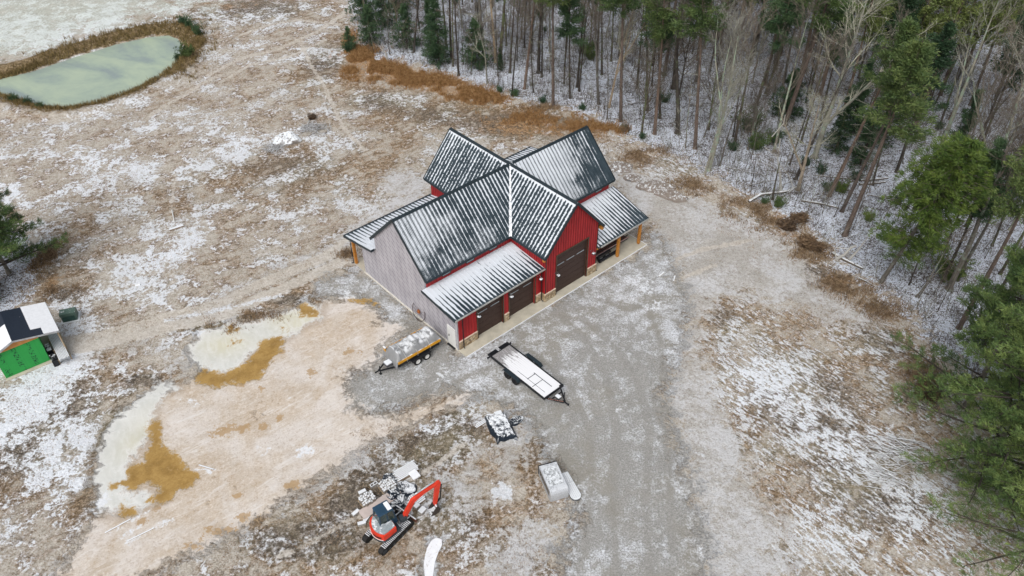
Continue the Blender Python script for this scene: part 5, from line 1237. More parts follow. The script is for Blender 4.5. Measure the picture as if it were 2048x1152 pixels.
# ---- green electrical cabinet
def utility_box():
    c = (at(124,645)+at(152,640))/2; hd = heading(at(124,646), at(152,640)); t = thing('utility_cabinet', 'green metal utility cabinet standing in frosted grass beyond the shed', 'utility cabinet', (c[0], c[1]+.45, GZ), hd)
    t.location[2] = gz(c[0], c[1]+.4)
    obj('cabinet', MB().prism([(-.50,.06),(.50,.06),(.50,.75),(.20,.98),(-.50,.98)], 'x', -.62, .62), MAT['utility'], t).rotation_euler = (0,0,0)
    obj('lid', MB().prism([(-.545,.70),(-.545,.985),(.18,1.03),(.18,.985),(-.50,.94),(-.50,.70)], 'x', -.66, .66), MAT['utility'], t)
    obj('door_panel', MB().cbox((-.50,-.56,.15), (.50,-.503,.62), .01), simple('cabinet_dark_green', (.03,.07,.06), .5), t)
    obj('pad', MB().cbox((-.80,-.72,-.03), (.80,.70,.055), .02), MAT['block'], t)
utility_box()

# ---- small things out in the field
def field_bits():
    a, b = at(344,421), at(349,445); o = obj('white_pipe', MB().tube([(0,0,.06),(float(b[0]-a[0]),float(b[1]-a[1]),.06)], .055, 8), MAT['white']); o.location = (a[0], a[1], gz(a[0], a[1])+.02); tag(o, 'white plastic pipe lying in the brown field', 'pipe')
    plank('snowy board above a bare patch in the field', (339,461), (367,452), .32, .14)
    o = box_thing('small_sign_stake', 'tiny pale marker block in the frosted field', 'marker', 276, 571, .2, (.5,.25,.16), MAT['snow'])
    # septic riser mound with white spoil
    for (px, py, hd, lab) in ((410,936,-.5,'thin snowy board lying beside the amber puddle'), (1184,0,0,None)):
        if lab: plank(lab, (398,931), (428,940), .10, .05)
    plank('straight snow covered plank, upper of the pair south of the amber puddle', (210,1066), (262,1038), .10, .04)
    plank('straight snow covered plank, lower of the pair south of the amber puddle', (255,1082), (308,1056), .10, .04)
    plank('short pale plank on the gravel right of the porch posts', (1318,553), (1328,545), .16, .05)
    plank('second short pale plank on the gravel right of the porch', (1347,563), (1350,552), .10, .05)
field_bits()

# ---- dirt mounds: top level things with uneven snow dusted surface
MND = snowy('clay_spoil_snow', (.22,.19,.165), .47, .9, 3.5, steep=.5)
def mound(lab, px, py, sx, sy, h, hd, seed, mat=None, name='dirt_mound', cat='dirt mound'):
    c = at(px, py); m = MB(); n = 40; o1 = seed*7.3
    for i in range(n):
        for j in range(n):
            a, b = (i/(n-1)-.5)*2, (j/(n-1)-.5)*2; rr = sqrt(a*a+b*b)*(1+.45*(float(vnoise(a*1.6+o1, b*1.6, 1))-.5))
            e = max(0, 1-rr**2.2); z = h*e**.7*(.55+.5*float(vnoise(a*3+o1, b*3, 1))+.42*float(vnoise(a*9, b*9+o1, 1))-.2)
            m.v.append((a*sx/2, b*sy/2, z-.06 if e <= 0 else z+.01))
    for i in range(n-1):
        for j in range(n-1): q = i*n+j; m.f.append((q, q+n, q+n+1, q+1))
    o = obj(name, m, mat or MND); o.location = (c[0], c[1], gz(c[0], c[1])); o.rotation_euler = (0,0,hd); return tag(o, lab, cat)
mound('low snowy spoil mound, farthest right of the row behind the barn', 1342, 393, 3.6, 1.9, .8, -.5, 1)
mound('low snowy spoil mound in the middle of the row behind the barn', 1302, 376, 3.2, 2.0, .7, -.5, 2)
mound('small clay mound left of the snowy spoil row', 1265, 358, 2.2, 1.5, .5, -.5, 3)
mound('pale spoil mound right against the barn end', 1240, 335, 2.8, 2.4, .6, -.3, 4)
mound('long low spoil ridge at the back of the mound row', 1322, 372, 3.2, 1.0, .5, -.6, 6)
mound('snow covered rock heap out in the brown field', 574, 280, 3.6, 3.2, .7, .2, 5, snowy('rock_heap_snow', (.16,.14,.12), .72, .9, 3, steep=.45), 'rock_heap', 'rock heap')
def brush_pile(lab, px, py, n, R, h, seed, snow=.6, ang=None):
    c = at(px, py); r = random.Random(seed); m = MB()
    for i in range(n):
        a = r.uniform(0, 2*pi) if ang is None else ang+r.gauss(0, .35); L = r.uniform(.4, 1)*R; x, y = r.gauss(0, R*.33), r.gauss(0, R*.25); z = r.uniform(0, h)*max(.1, 1-sqrt(x*x+y*y)/R)
        dz = r.uniform(-.15, .25)*L; p0 = Vector((x-cos(a)*L/2, y-sin(a)*L/2, max(.02, z-dz/2))); p1 = Vector((x+cos(a)*L/2, y+sin(a)*L/2, max(.03, z+dz/2))); w = r.uniform(.012, .05)
        mid = (p0+p1)/2+Vector((r.uniform(-.1,.1), r.uniform(-.1,.1), r.uniform(-.03,.08))); m.tube([p0, mid, p1], [w, w*.8, w*.4], 5)
    o = obj('brush_pile', m, snowy('brush_snow', (.10,.08,.06), snow, .9, 4, steep=.4)); o.location = (c[0], c[1], gz(c[0], c[1])); tag(o, lab, 'brush pile', 'piles of cut brush'); return o
brush_pile('dark brush pile with bleached limb behind the rock heap in the field', 627, 258, 90, 2.6, .6, 5)
brush_pile('brush pile with dry yellow stems beside the snowy rock heap', 548, 297, 70, 2.0, .5, 6)
brush_pile('dark brush pile in the snow streaks at lower right', 1800, 905, 60, 2.8, .5, 7, .75, -.5)
brush_pile('loose brush pile downhill among the lower right snow streaks', 1770, 950, 40, 2.4, .3, 8, .75, -.5)

def snow_strip():
    P = [(872,1076),(884,1080),(884,1092),(876,1108),(870,1126),(866,1156),(850,1156),(848,1128),(850,1112),(855,1096),(862,1084)]
    W_ = [at(*q) for q in P]; c = sum(W_)/len(W_); m = MB().prism([(q[0]-c[0], q[1]-c[1]) for q in W_], 'z', 0, .07)
    o = obj('plastic_sheet', m, MAT['snow']); o.location = (c[0], c[1], gz(c[0], c[1])+.02); tag(o, 'curved pale snow covered sheet lying below right of the excavator', 'plastic sheet')
snow_strip()

# ================================================================== TREES
TR = random.Random(99)
def vrand(r, s=1.0): return Vector((r.uniform(-1, 1), r.uniform(-1, 1), r.uniform(-1, 1)))*s
def limb(m, r, p, d, L, rad, sides, segs, curve, up=0.0, end=.35):
    """a bent tapering limb; returns list of (point, direction, radius)"""
    pts = [Vector(p)]; ds = [Vector(d).normalized()]; rs = [rad]; d = Vector(d).normalized()
    for i in range(segs):
        d = (d+vrand(r, curve)+Vector((0,0,up))).normalized(); pts.append(pts[-1]+d*L/segs); ds.append(d.copy()); rs.append(rad*(1-(1-end)*(i+1)/segs))
    m.tube(pts, rs, sides, cap=(sides > 4)); return list(zip(pts, ds, rs))
def perp(d, r):
    v = vrand(r); v = v-d*v.dot(d); return v.normalized() if v.length > .01 else Vector((1,0,0))
def bare_tree(seed, h, rad, forks=1, crown0=.45, dens=1.0, straight=.03, spread=.8, up=.10):
    r = random.Random(seed); T = MB(); C = MB()
    segs = 9; tr = limb(T, r, (0,0,-.15), (r.uniform(-.04,.04),r.uniform(-.04,.04),1), h*.92+.15, rad, 8, segs, straight, .03, .16)
    T.tube([(0,0,-.12),(0,0,.35)], [rad*1.7, rad*.99], 8)
    bases = []
    for i, (p, d, q) in enumerate(tr):
        f = i/segs
        if f >= crown0:
            for _ in range(int((2 if f < .8 else 3)*dens+r.random())): bases.append((p+d*r.uniform(-.5, .5)*h/segs*.8, d, q, f))
    if forks > 1:
        for _ in range(forks-1):
            i = r.randint(2, 4); p, d, q = tr[i]; bases.append((p, d, q*.85, -1))
    for p, d, q, f in bases:
        s = perp(d, r); s.z *= .4; ang = spread*r.uniform(.6, 1.15)
        if f < 0: dd = (d+s*.38).normalized(); L = h*(.92-.30); rr = q*.85; sg = 7
        else: dd = (d*cos(ang)+s*sin(ang)).normalized(); L = h*r.uniform(.14, .30)*(1.25-f*.6); rr = min(q*.55, .02+L*.013); sg = 4
        l1 = limb(T if f < 0 else C, r, p, dd, L, rr, 6 if f < 0 else 5, sg, .13, up, .25)
        for j, (p1, d1, q1) in enumerate(l1[1:]):
            for _ in range(2 if f >= 0 else 2):
                if r.random() > .85*dens: continue
                s1 = perp(d1, r); d2 = (d1+s1*r.uniform(.5, .9)).normalized(); L2 = L*r.uniform(.28, .5)*(1 if f >= 0 else .35)
                l2 = limb(C, r, p1, d2, L2, max(.018, q1*.55), 4, 3, .16, up, .35)
                for (p2, d2_, q2) in l2[1:]:
                    for _ in range(2):
                        s2 = perp(d2_, r); d3 = (d2_+s2*r.uniform(.4, .9)).normalized(); limb(C, r, p2, d3, L2*r.uniform(.35, .65), max(.013, q2*.6), 3, 2, .15, up, .4)
    return T, C

class Fo:
    """foliage made of many narrow leaf-sized triangles"""
    def __init__(s, seed): s.r = np.random.RandomState(seed); s.v = []
    def spray(s, c, d, n, L, w, fan=.9, jit=.12):
        r = s.r; c = np.array(c, float); d = np.array(d, float); d /= (np.linalg.norm(d)+1e-9)
        dirs = d[None]+r.normal(0, fan*.6, (n, 3)); dirs /= np.linalg.norm(dirs, axis=1)[:, None]
        o = c[None]+r.normal(0, jit, (n, 3)); L_ = L*r.uniform(.6, 1.25, (n, 1))
        side = np.cross(dirs, r.normal(0, 1, (n, 3))); side /= (np.linalg.norm(side, axis=1)[:, None]+1e-9)
        a = o-side*w*.5; b = o+side*w*.5; t = o+dirs*L_; k = o+dirs*L_*.55+side*w*.8
        s.v.append(np.stack([a, b, k, t], 1))
    def mesh(s, name):
        V = np.concatenate(s.v).reshape(-1, 3).astype(np.float32); n = len(V)//4
        me = bpy.data.meshes.new(name); me.vertices.add(len(V)); me.vertices.foreach_set('co', V.ravel())
        me.loops.add(len(V)); me.loops.foreach_set('vertex_index', np.arange(len(V), dtype=np.int32))
        me.polygons.add(n); me.polygons.foreach_set('loop_start', (np.arange(n)*4).astype(np.int32)); me.polygons.foreach_set('loop_total', np.full(n, 4, np.int32)); me.update()
        return me
def pine(seed, h, rad, crown0=.66, cr=2.6, dead=(.22, .62), deadn=9, fol=1.0):
    r = random.Random(seed); T = MB(); D = MB(); F = Fo(seed)
    tr = limb(T, r, (0,0,-.15), (r.uniform(-.03,.03),r.uniform(-.03,.03),1), h+.15, rad, 9, 10, .018, .03, .12); T.tube([(0,0,-.12),(0,0,.30)], [rad*1.5, rad*.99], 9)
    def along(f):
        x = f*10; i = min(9, int(x)); return tr[i][0].lerp(tr[i+1][0], x-i), tr[i][2]*(1-(x-i))+tr[i+1][2]*(x-i)
    for k in range(deadn):
        f = dead[0]+(dead[1]-dead[0])*(k+r.random()*.6)/deadn; p, q = along(f)
        for _ in range(r.randint(1, 4)):
            a = r.uniform(0, 2*pi); L = r.uniform(.5, 2.3)*(.6+f); d = Vector((cos(a), sin(a), r.uniform(-.12, .25)))
            l = limb(D, r, p, d, L, .030, 4, 4, .13, .01, .3)
            if L > 1.2:
                for (pp, dd, qq) in l[2:4]: limb(D, r, pp, (dd+perp(dd, r)*.8), L*.3, .014, 3, 2, .1, 0, .4)
    nw = int(13*fol)
    for k in range(nw):
        f = crown0+(1-crown0)*(k+.5*r.random())/nw; p, q = along(min(.995, f)); sp = (1-(f-crown0)/(1-crown0))**.55
        for _ in range(r.randint(3, 5)):
            a = r.uniform(0, 2*pi); L = cr*max(.25, sp)*r.uniform(.55, 1.15); d = Vector((cos(a), sin(a), r.uniform(-.05, .35)))
            l = limb(D, r, p, d, L, .035, 4, 4, .12, .03, .3)
            for j in range(1, 5):
                pp, dd, qq = l[j]
                for _ in range(3): 
                    o = pp+perp(dd, r)*r.uniform(.1, .38)*max(.5, L*.4); F.spray(o, tuple(dd+Vector((0,0,.25))), 17, .30, .070, .9, .18)
    return T, D, F
def conifer(seed, h, w, rad, base=.08, droop=-.15, dens=1.0, leaf=.22, lw=.06, pw=.8, bushy=0, dome=0):
    """evergreen with boughs to near the ground: trunk, boughs, foliage"""
    r = random.Random(seed); T = MB(); D = MB(); F = Fo(seed)
    limb(T, r, (0,0,-.15), (0,0,1), h+.1, rad, 8, 8, .015, .03, .1); n = int(h*3.1*dens)
    for k in range(n):
        f = base+(1-base)*(k+r.random())/n; z = f*h; sp = ((1-f)/(1-base))**pw
        if dome: z = round(z/.62)*.62+r.uniform(-.05,.05); f = min(.995, z/h)
        if dome:
            if f < dome and r.random() < .62: continue
            sp = sqrt(max(0, 1-(max(0, f-dome-.1)/(1.0-dome-.1))**2.6))*(1.0 if f > dome else .85)
        if bushy: sp = min(1, sp*1.3)*(.75+.25*min(1, (f-base)/.15+.2))
        for _ in range(r.randint(4, 6)):
            a = r.uniform(0, 2*pi); L = w/2*max(.12, sp)*r.uniform(.55, 1.12); d = Vector((cos(a), sin(a), droop+r.uniform(-.12, .22)))
            l = limb(D, r, (0, 0, z), d, L, .022+.006*L, 3, 4, .08, .03, .3)
            for j in range(1, 5):
                pp, dd, qq = l[j]
                for _ in range(max(1, int(2.0*dens*(1+L*.35)))):
                    o = pp+perp(dd, r)*r.uniform(.02, .28)*max(.5, L*.45); o.z -= r.uniform(0, .08)*L
                    F.spray(o, tuple(dd+Vector((0,0,-.05))), 9, leaf, lw, .75, .10)
    return T, D, F
def white_pine(seed, h, w, rad, base=.2, n=26, gap=1.0):
    """open layered pine: long boughs carrying flat plumes of needles"""
    r = random.Random(seed); T = MB(); D = MB(); F = Fo(seed)
    limb(T, r, (0,0,-.2), (0,0,1), h+.2, rad, 10, 10, .012, .03, .1); T.tube([(0,0,-.15),(0,0,.5)], [rad*1.5, rad*.98], 10)
    for k in range(n):
        f = base+(1-base)*(k+r.random()*.5)/n; z = f*h; sp = ((1-f)/(1-base))**.65
        for q in range(r.randint(4, 5)):
            a = r.uniform(0, 2*pi); L = w/2*max(.15, sp)*r.uniform(.6, 1.15); d = Vector((cos(a), sin(a), r.uniform(-.02, .22)))
            l = limb(D, r, (0, 0, z), d, L, .03+.012*L, 5, 6, .07, .012, .2)
            for j in range(2, 7):
                pp, dd, qq = l[j]; lat = Vector((-dd.y, dd.x, 0)).normalized()
                for sgn in (-1, 1):
                    L2 = L*r.uniform(.16, .30)*(1.15-.1*j); d2 = (dd*.7+lat*sgn*r.uniform(.6, 1)+Vector((0,0,r.uniform(-.05,.15)))).normalized()
                    l2 = limb(D, r, pp, d2, L2, .018, 3, 3, .1, .02, .4)
                    for (p3, d3, q3) in l2[1:]:
                        for _ in range(2): F.spray(p3+vrand(r, .07), tuple(d3+Vector((0,0,.35))), 12, .24, .030, .75, .09)
                F.spray(pp, tuple(dd+Vector((0,0,.3))), 10, .24, .045, .8, .14)
    return T, D, F

PROTO = {}
def proto_bare(key, mats, name='bare_tree', **kw):
    T, C = bare_tree(**kw); PROTO[key] = (name, [('trunk', T.mesh('trunk'), mats[0]), ('crown', C.mesh('crown'), mats[1])], kw['h'])
def proto_ever(key, gen, mats, name, **kw):
    T, D, F = gen(**kw); PROTO[key] = (name, [('trunk', T.mesh('trunk'), mats[0]), ('branches', D.mesh('branches'), mats[1]), ('crown', F.mesh('crown'), mats[2])], kw['h'])
for k_, v_ in (('bareA', 3), ('bareB', 4), ('bareC', 5)): proto_bare(k_, (MAT['bark_dark'], MAT['twig']), seed=v_, h=17, rad=.17, crown0=.5, dens=1.0)
proto_bare('bareD', (MAT['bark_grey'], MAT['twig']), seed=16, h=19, rad=.21, crown0=.42, dens=1.1)
proto_bare('bareE', (MAT['bark_grey'], MAT['twig']), seed=27, h=13, rad=.10, crown0=.45, dens=.8)
proto_bare('paleA', (MAT['bark_pale'], MAT['twig_pale']), seed=8, h=16, rad=.17, forks=3, crown0=.5, dens=1.2, spread=.6, up=.14)
proto_bare('paleB', (MAT['bark_pale'], MAT['twig_pale']), seed=9, h=20, rad=.28, forks=2, crown0=.45, dens=1.3, spread=.9)
proto_bare('saplA', (MAT['bark_dark'], MAT['twig']), 'sapling', seed=12, h=6.5, rad=.045, crown0=.35, dens=.45, straight=.07)
proto_bare('saplB', (MAT['bark_grey'], MAT['twig']), 'sapling', seed=13, h=8.5, rad=.06, crown0=.4, dens=.5, straight=.06)
proto_bare('saplC', (MAT['bark_pale'], MAT['twig_pale']), 'sapling', seed=14, h=7.5, rad=.055, crown0=.3, dens=.5, straight=.08)
proto_bare('twigA', (MAT['bark_dark'], MAT['twig']), seed=61, h=12, rad=.13, crown0=.12, dens=1.6, spread=.9)
proto_bare('twigB', (MAT['bark_grey'], MAT['twig']), seed=62, h=9, rad=.10, crown0=.10, dens=1.6, spread=.8, forks=3)
proto_bare('twigC', (MAT['bark_dark'], MAT['twig']), seed=63, h=14, rad=.15, crown0=.22, dens=1.6, spread=1.0, forks=2)
proto_ever('pineA', pine, (MAT['bark_pine'], MAT['twig_pale'], MAT['needle_pine']), 'pine_tree', seed=21, h=22, rad=.22)
proto_ever('pineB', pine, (MAT['bark_pine'], MAT['twig'], MAT['needle_pine']), 'pine_tree', seed=22, h=24, rad=.25, crown0=.58, cr=3.2, deadn=11)
proto_ever('pineD', pine, (MAT['bark_pine'], MAT['twig'], MAT['needle_olive']), 'pine_tree', seed=24, h=23, rad=.26, crown0=.50, cr=4.2, deadn=8, dead=(.2,.48), fol=1.5)
proto_ever('pineC', pine, (MAT['bark_dark'], MAT['twig'], MAT['needle_dark']), 'pine_tree', seed=23, h=18, rad=.18, crown0=.50, cr=2.6, dead=(.2,.5))
proto_ever('cedarA', conifer, (MAT['bark_dark'], MAT['twig'], MAT['needle_dark']), 'cedar_tree', seed=31, h=9.5, w=3.6, rad=.13, base=.04)
proto_ever('cedarB', conifer, (MAT['bark_dark'], MAT['twig'], MAT['needle_dark']), 'hemlock_tree', seed=32, h=6.5, w=4.4, rad=.10, base=.06, bushy=1)
proto_ever('bright', conifer, (MAT['bark_grey'], MAT['twig'], MAT['needle_bright']), 'white_pine', seed=33, h=16, w=6.8, rad=.24, base=.22, dens=1.5, droop=.05, leaf=.30, lw=.045, dome=.50)
proto_ever('whiteA', white_pine, (MAT['bark_grey'], MAT['bark_dark'], MAT['needle_white']), 'white_pine', seed=34, h=19, w=12.5, rad=.30, base=.06, n=18)
proto_ever('whiteB', white_pine, (MAT['bark_grey'], MAT['bark_dark'], MAT['needle_white']), 'white_pine', seed=35, h=14, w=9.5, rad=.20, base=.10, n=14)
def shrub_proto(key, seed, h, w, mat, n=260, leaf=.14, name='evergreen_shrub'):
    r = random.Random(seed); D = MB(); F = Fo(seed)
    for i in range(14):
        a = r.uniform(0, 2*pi); d = Vector((cos(a)*.6, sin(a)*.6, 1)); l = limb(D, r, (r.uniform(-.1,.1), r.uniform(-.1,.1), -.05), d, h*r.uniform(.6, 1), .022, 4, 4, .2, .04, .3)
        for j in range(1, 5):
            for _ in range(max(1, n//56)):
                o = l[j][0]+vrand(r, w*.16); F.spray(o, tuple(l[j][1]), 7, leaf, leaf*.42, 1.1, .08)
    PROTO[key] = (name, [('stems', D.mesh('stems'), MAT['bark_dark']), ('crown', F.mesh('crown'), mat)], h)
shrub_proto('shrubA', 51, 1.7, 1.8, MAT['leaf']); shrub_proto('shrubB', 52, 1.1, 1.5, MAT['leaf'], 200); shrub_proto('shrubC', 53, 2.8, 2.4, MAT['needle_pine'], 420, .18)
shrub_proto('shrubY', 54, 1.6, 1.8, MAT['needle_bright'], 240); shrub_proto('brushA', 55, 1.0, 1.5, MAT['brush'], 260, .22, 'dry_brush')

USED = {}
def plant(key, x, y, s=1.0, lean=None, label=None, cat='tree', group=None, sz=None, rz=None, barkmat=None, name=None):
    nm, parts, h = PROTO[key]; o = bpy.data.objects.new(name or nm, None); COL.objects.link(o); o.empty_display_size = .3
    o.location = (x, y, gz(x, y)); rz = TR.uniform(0, 2*pi) if rz is None else rz
    q = Matrix.Rotation(rz, 4, 'Z')
    if lean is not None:
        L = Vector(lean).normalized(); q = Vector((0,0,1)).rotation_difference(L).to_matrix().to_4x4() @ q
    o.rotation_euler = q.to_euler(); o.scale = (s, s, sz or s) if not isinstance(s, tuple) else s
    for pn, me, mat in parts:
        c = bpy.data.objects.new(pn, me); COL.objects.link(c); c.parent = o
        if not me.materials: me.materials.append(mat)
        if barkmat and pn == 'trunk': c.material_slots[0].link = 'OBJECT'; c.material_slots[0].material = MAT[barkmat]
    tag(o, label, cat, group); return o
def traced(key, b, t, s=1.0, label=None, cat='tree', group=None, barkmat=None, jit=0.0, rmul=1.0, name=None):
    """trunk through two points seen in the photo; it leans only sideways, in the plane facing the view"""
    p = at(*b); n = np.array([p[0], p[1], 0.0]); n /= np.linalg.norm(n); q = ray_plane(t[0], t[1], p, n); lean = q-p
    L = np.linalg.norm(lean); lean = lean/L
    if lean[2] < .8: lean = np.array([lean[0]*.6, lean[1]*.6, lean[2]]); lean /= np.linalg.norm(lean)
    TAKEN.append((p[0], p[1]))
    return plant(key, p[0], p[1], (s*rmul, s*rmul, s), lean, label, cat, group, barkmat=barkmat, name=name)
TAKEN = []
T_ = [
 ('pineA',(1106,211),(1106,30),.92,'reddish pine trunk standing straight up behind the back gable peak',None,1.1),
 ('pineA',(1241,243),(1250,10),.95,'tall pine with pale dead side branches above the right roof ridge end',None,1.15),
 ('pineB',(1309,268),(1330,10),.90,'tall pine with many pale dead whorls right of the barn roof',None,1.0),
 ('pineA',(1390,297),(1411,10),.95,'slim pine with stub branches at the wood edge, right of the whorled pine',None,1.15),
 ('pineA',(1049,178),(1066,10),.92,'leaning pine with dead lower branches behind the back ridge',None,1.0),
 ('bareD',(1197,208),(1186,20),1.0,'grey trunk with forked dead limbs between two reddish pines',None,.9),
 ('paleA',(1218,215),(1243,91),.95,'tan split trunk leaning right beside the whorled pine','bark_tan',1.0),
 ('pineC',(1320,237),(1318,100),1.0,'dark pine trunk close behind the whorled pine',None,1.0),
 ('bareD',(1347,177),(1353,90),1.1,'thick dark trunk deeper in the woods right of the whorled pine','bark_dark',1.4),
 ('bareA',(1355,266),(1373,78),1.05,'thick dark leaning hardwood near the front of the woods',None,1.7),
 ('bareA',(1274,177),(1277,80),1.0,'dark straight trunk midway between the two tall whorled pines',None,1.0),
 ('bareB',(1295,221),(1287,90),1.0,'dark hardwood with a curved base near the wood edge',None,1.1),
 ('bareB',(1154,174),(1167,50),1.0,'dark trunk leaning right, first of a close pair',None,1.0),
 ('bareC',(1158,182),(1170,80),.9,'dark trunk leaning right, nearer of a close pair',None,.9),
 ('bareC',(1128,167),(1128,80),.9,'slim dark straight trunk left of the leaning pair',None,.8),
 ('bareD',(1077,146),(1077,60),1.0,'stout dark trunk behind the leaning pine','bark_dark',1.2),
 ('saplC',(975,166),(975,60),1.3,'thin pale stem at the wood edge left of the leaning pine',None,1.6),
 ('bareA',(906,133),(904,5),1.0,'thin dark straight trunk beside the large cedar',None,.7),
 ('pineC',(902,118),(897,0),1.0,'dark pine trunk right behind the large cedar',None,1.1),
 ('bareD',(969,127),(958,0),1.1,'thick grey trunk beside the rounded hemlock',None,1.3),
 ('bareD',(991,125),(985,10),1.0,'pale brown trunk right of the rounded hemlock','bark_tan',.9),
 ('bareA',(1001,127),(1001,0),1.1,'stout dark trunk above the green thicket',None,1.5),
 ('bareC',(1020,145),(1020,0),1.0,'slim dark trunk right of the green thicket',None,1.0),
 ('pineC',(827,105),(841,0),.9,'dark leaning pine with a bushy middle left of the large cedar',None,1.0),
 ('paleA',(1418,340),(1442,228),1.05,'pale clump tree with many upswept white limbs at the wood edge',None,1.25),
 ('paleA',(1410,346),(1436,230),.8,'slimmer pale stem beside the upswept clump tree',None,.9),
 ('bareA',(1469,292),(1485,149),1.0,'dark mossy leaning trunk behind the pale clump tree',None,1.15),
 ('pineC',(1508,226),(1556,84),1.05,'dark pine leaning right, nearer of two parallel trunks',None,1.1),
 ('pineC',(1531,187),(1558,108),1.0,'dark pine leaning right, farther of two parallel trunks',None,.9),
 ('pineB',(1569,250),(1610,135),.95,'thick dark pine trunk below the big green canopy',None,1.3),
 ('paleB',(1596,380),(1648,215),.55,'broken tan trunk with pale bare stubs at its top','bark_tan',1.5),
 ('paleB',(1629,314),(1716,0),1.05,'big grey green lichened trunk leaning right behind the broken tan trunk',None,1.15),
 ('bareB',(1591,359),(1634,260),.95,'dark leaning trunk just left of the lichened trunk',None,1.2),
 ('bareC',(1602,285),(1612,242),.8,'short dark trunk behind the broken tan trunk',None,1.1),
 ('pineA',(1658,392),(1712,272),.92,'brown pine trunk, first of three leaning right at the wood edge',None,1.1),
 ('pineA',(1684,422),(1737,317),.88,'brown pine trunk, middle of three leaning right at the wood edge',None,1.1),
 ('pineB',(1690,470),(1760,300),.88,'tall reddish pine, nearest of three leaning right at the wood edge',None,1.25),
 ('bareC',(1545,399),(1559,347),.35,'short broken dark stem among fallen limbs',None,2.2),
 ('saplA',(1668,434),(1695,367),.9,'thin dark sapling between the leaning brown pines',None,1.2),
 ('pineC',(1793,344),(1826,250),.95,'dark pine behind the bright evergreen',None,1.1),
 ('saplA',(1818,570),(1865,465),1.1,'thin dark bent sapling right of the bright evergreen trunk',None,1.5),
 ('saplB',(1832,594),(1875,531),1.0,'thin dark twin stem, left of a pair in open snow',None,1.4),
 ('saplB',(1837,596),(1885,531),.9,'thin dark twin stem, right of a pair in open snow',None,1.2),
 ('bareD',(1898,578),(1988,395),1.0,'thick grey trunk with flared base leaning right','bark_grey',1.35),
 ('pineC',(1885,562),(1941,437),.85,'grey trunk with green boughs low on its side',None,1.1),
 ('pineB',(1918,656),(2012,480),.90,'tall lit reddish brown trunk above the soft pine boughs',None,1.0),
 ('bareA',(2004,613),(2040,560),.9,'dark trunk low at the right edge, right of a pair',None,1.3),
 ('bareB',(1984,609),(2020,545),.85,'dark trunk low at the right edge, left of a pair',None,1.1),
 ('paleB',(1880,300),(1935,160),.95,'wide pale crowned hardwood behind the bright evergreen',None,1.0),
 ('paleB',(1965,420),(2044,215),.95,'pale hardwood with a wide twiggy crown at the upper right',None,1.0),
 ('paleA',(2020,460),(2090,300),.95,'pale many limbed hardwood at the right edge',None,1.1),
 ('bareE',(1440,331),(1452,270),.9,'slim grey stem right of the pale clump tree',None,1.2),
 ('bareE',(1371,296),(1380,200),.9,'slim grey sapling tree left of the edge pine',None,.9),
 ('bareE',(1408,275),(1430,190),.9,'thin dark stem behind the edge pine',None,1.0),
]
for key, b, t, s, lab, bm, rm in T_: traced(key, b, t, s, lab, 'tree', None, bm, rmul=rm)
# evergreens of note
def ever(key, px, py, s, lab, lean=None, cat='evergreen tree', rz=None):
    p = at(px, py); TAKEN.append((p[0], p[1])); return plant(key, p[0], p[1], s, lean, lab, cat, None, rz=rz)
ever('cedarA', 878, 128, 1.15, 'large dark green cedar reaching the ground at the wood edge')
ever('cedarA', 862, 108, .85, 'dark cedar tucked behind the large cedar')
ever('cedarB', 952, 132, 1.05, 'rounded dark green hemlock between grey trunks')
ever('cedarB', 815, 95, 1.0, 'blue green bushy evergreen left of the large cedar')
ever('cedarB', 730, 42, 1.1, 'bushy evergreen at the far corner of the woods')
ever('cedarB', 742, 88, .9, 'brown green bushy evergreen above the rusty grass')
ever('cedarB', 770, 55, 1.0, 'bushy evergreen at top behind the white snag')
ever('cedarB', 800, 20, 1.2, 'bushy evergreen at the top edge left of the cedar')
ever('cedarA', 1000, 140, .35, 'small green thicket at the foot of a stout trunk')
ever('cedarB', 700, 100, .55, 'low olive bush at the left tip of the woods')
traced('bright', (1762,564), (1824,469), 1.0, 'bright green full crowned pine standing alone in front of the woods', 'evergreen tree')
ever('whiteA', 1965, 935, 1.2, 'large soft needled pine spreading boughs over the lower right', rz=.6)
ever('whiteB', 1935, 810, 1.25, 'soft needled pine behind the largest lower right pine', rz=2.1)
ever('whiteA', 2060, 1120, 1.05, 'soft needled pine cut off by the lower right corner', rz=4.0)
ever('whiteB', 2010, 1010, 1.1, 'soft needled pine between the two largest at lower right', rz=5.0)
ever('whiteB', 2090, 800, 1.0, 'soft needled pine cut off by the right edge', rz=1.2)
ever('cedarA', 1670, 305, .9, 'dark evergreen under the pale twiggy crowns')
ever('cedarA', 1720, 330, .9, 'dark bushy evergreen between the leaning brown pines')
ever('cedarB', 1745, 290, 1.2, 'wide dark evergreen deep behind the reddish pine')
ever('cedarA', 1700, 262, 1.0, 'dark evergreen deep behind the lichened trunk')
ever('cedarB', 1570, 235, 1.0, 'dark rounded evergreen at the foot of the thick dark pine')
ever('cedarA', 1900, 330, 1.0, 'dark evergreen right behind the bright pine')
ever('cedarB', 2010, 400, 1.2, 'dark evergreen under the right edge hardwoods')
ever('whiteB', -5, 570, 1.25, 'dark pine cut off by the left edge', rz=.4)
ever('whiteB', 18, 546, .95, 'dark pine with bare lower trunk at the left edge', rz=2.6)
ever('cedarB', -30, 610, .8, 'dark evergreen low at the left edge')
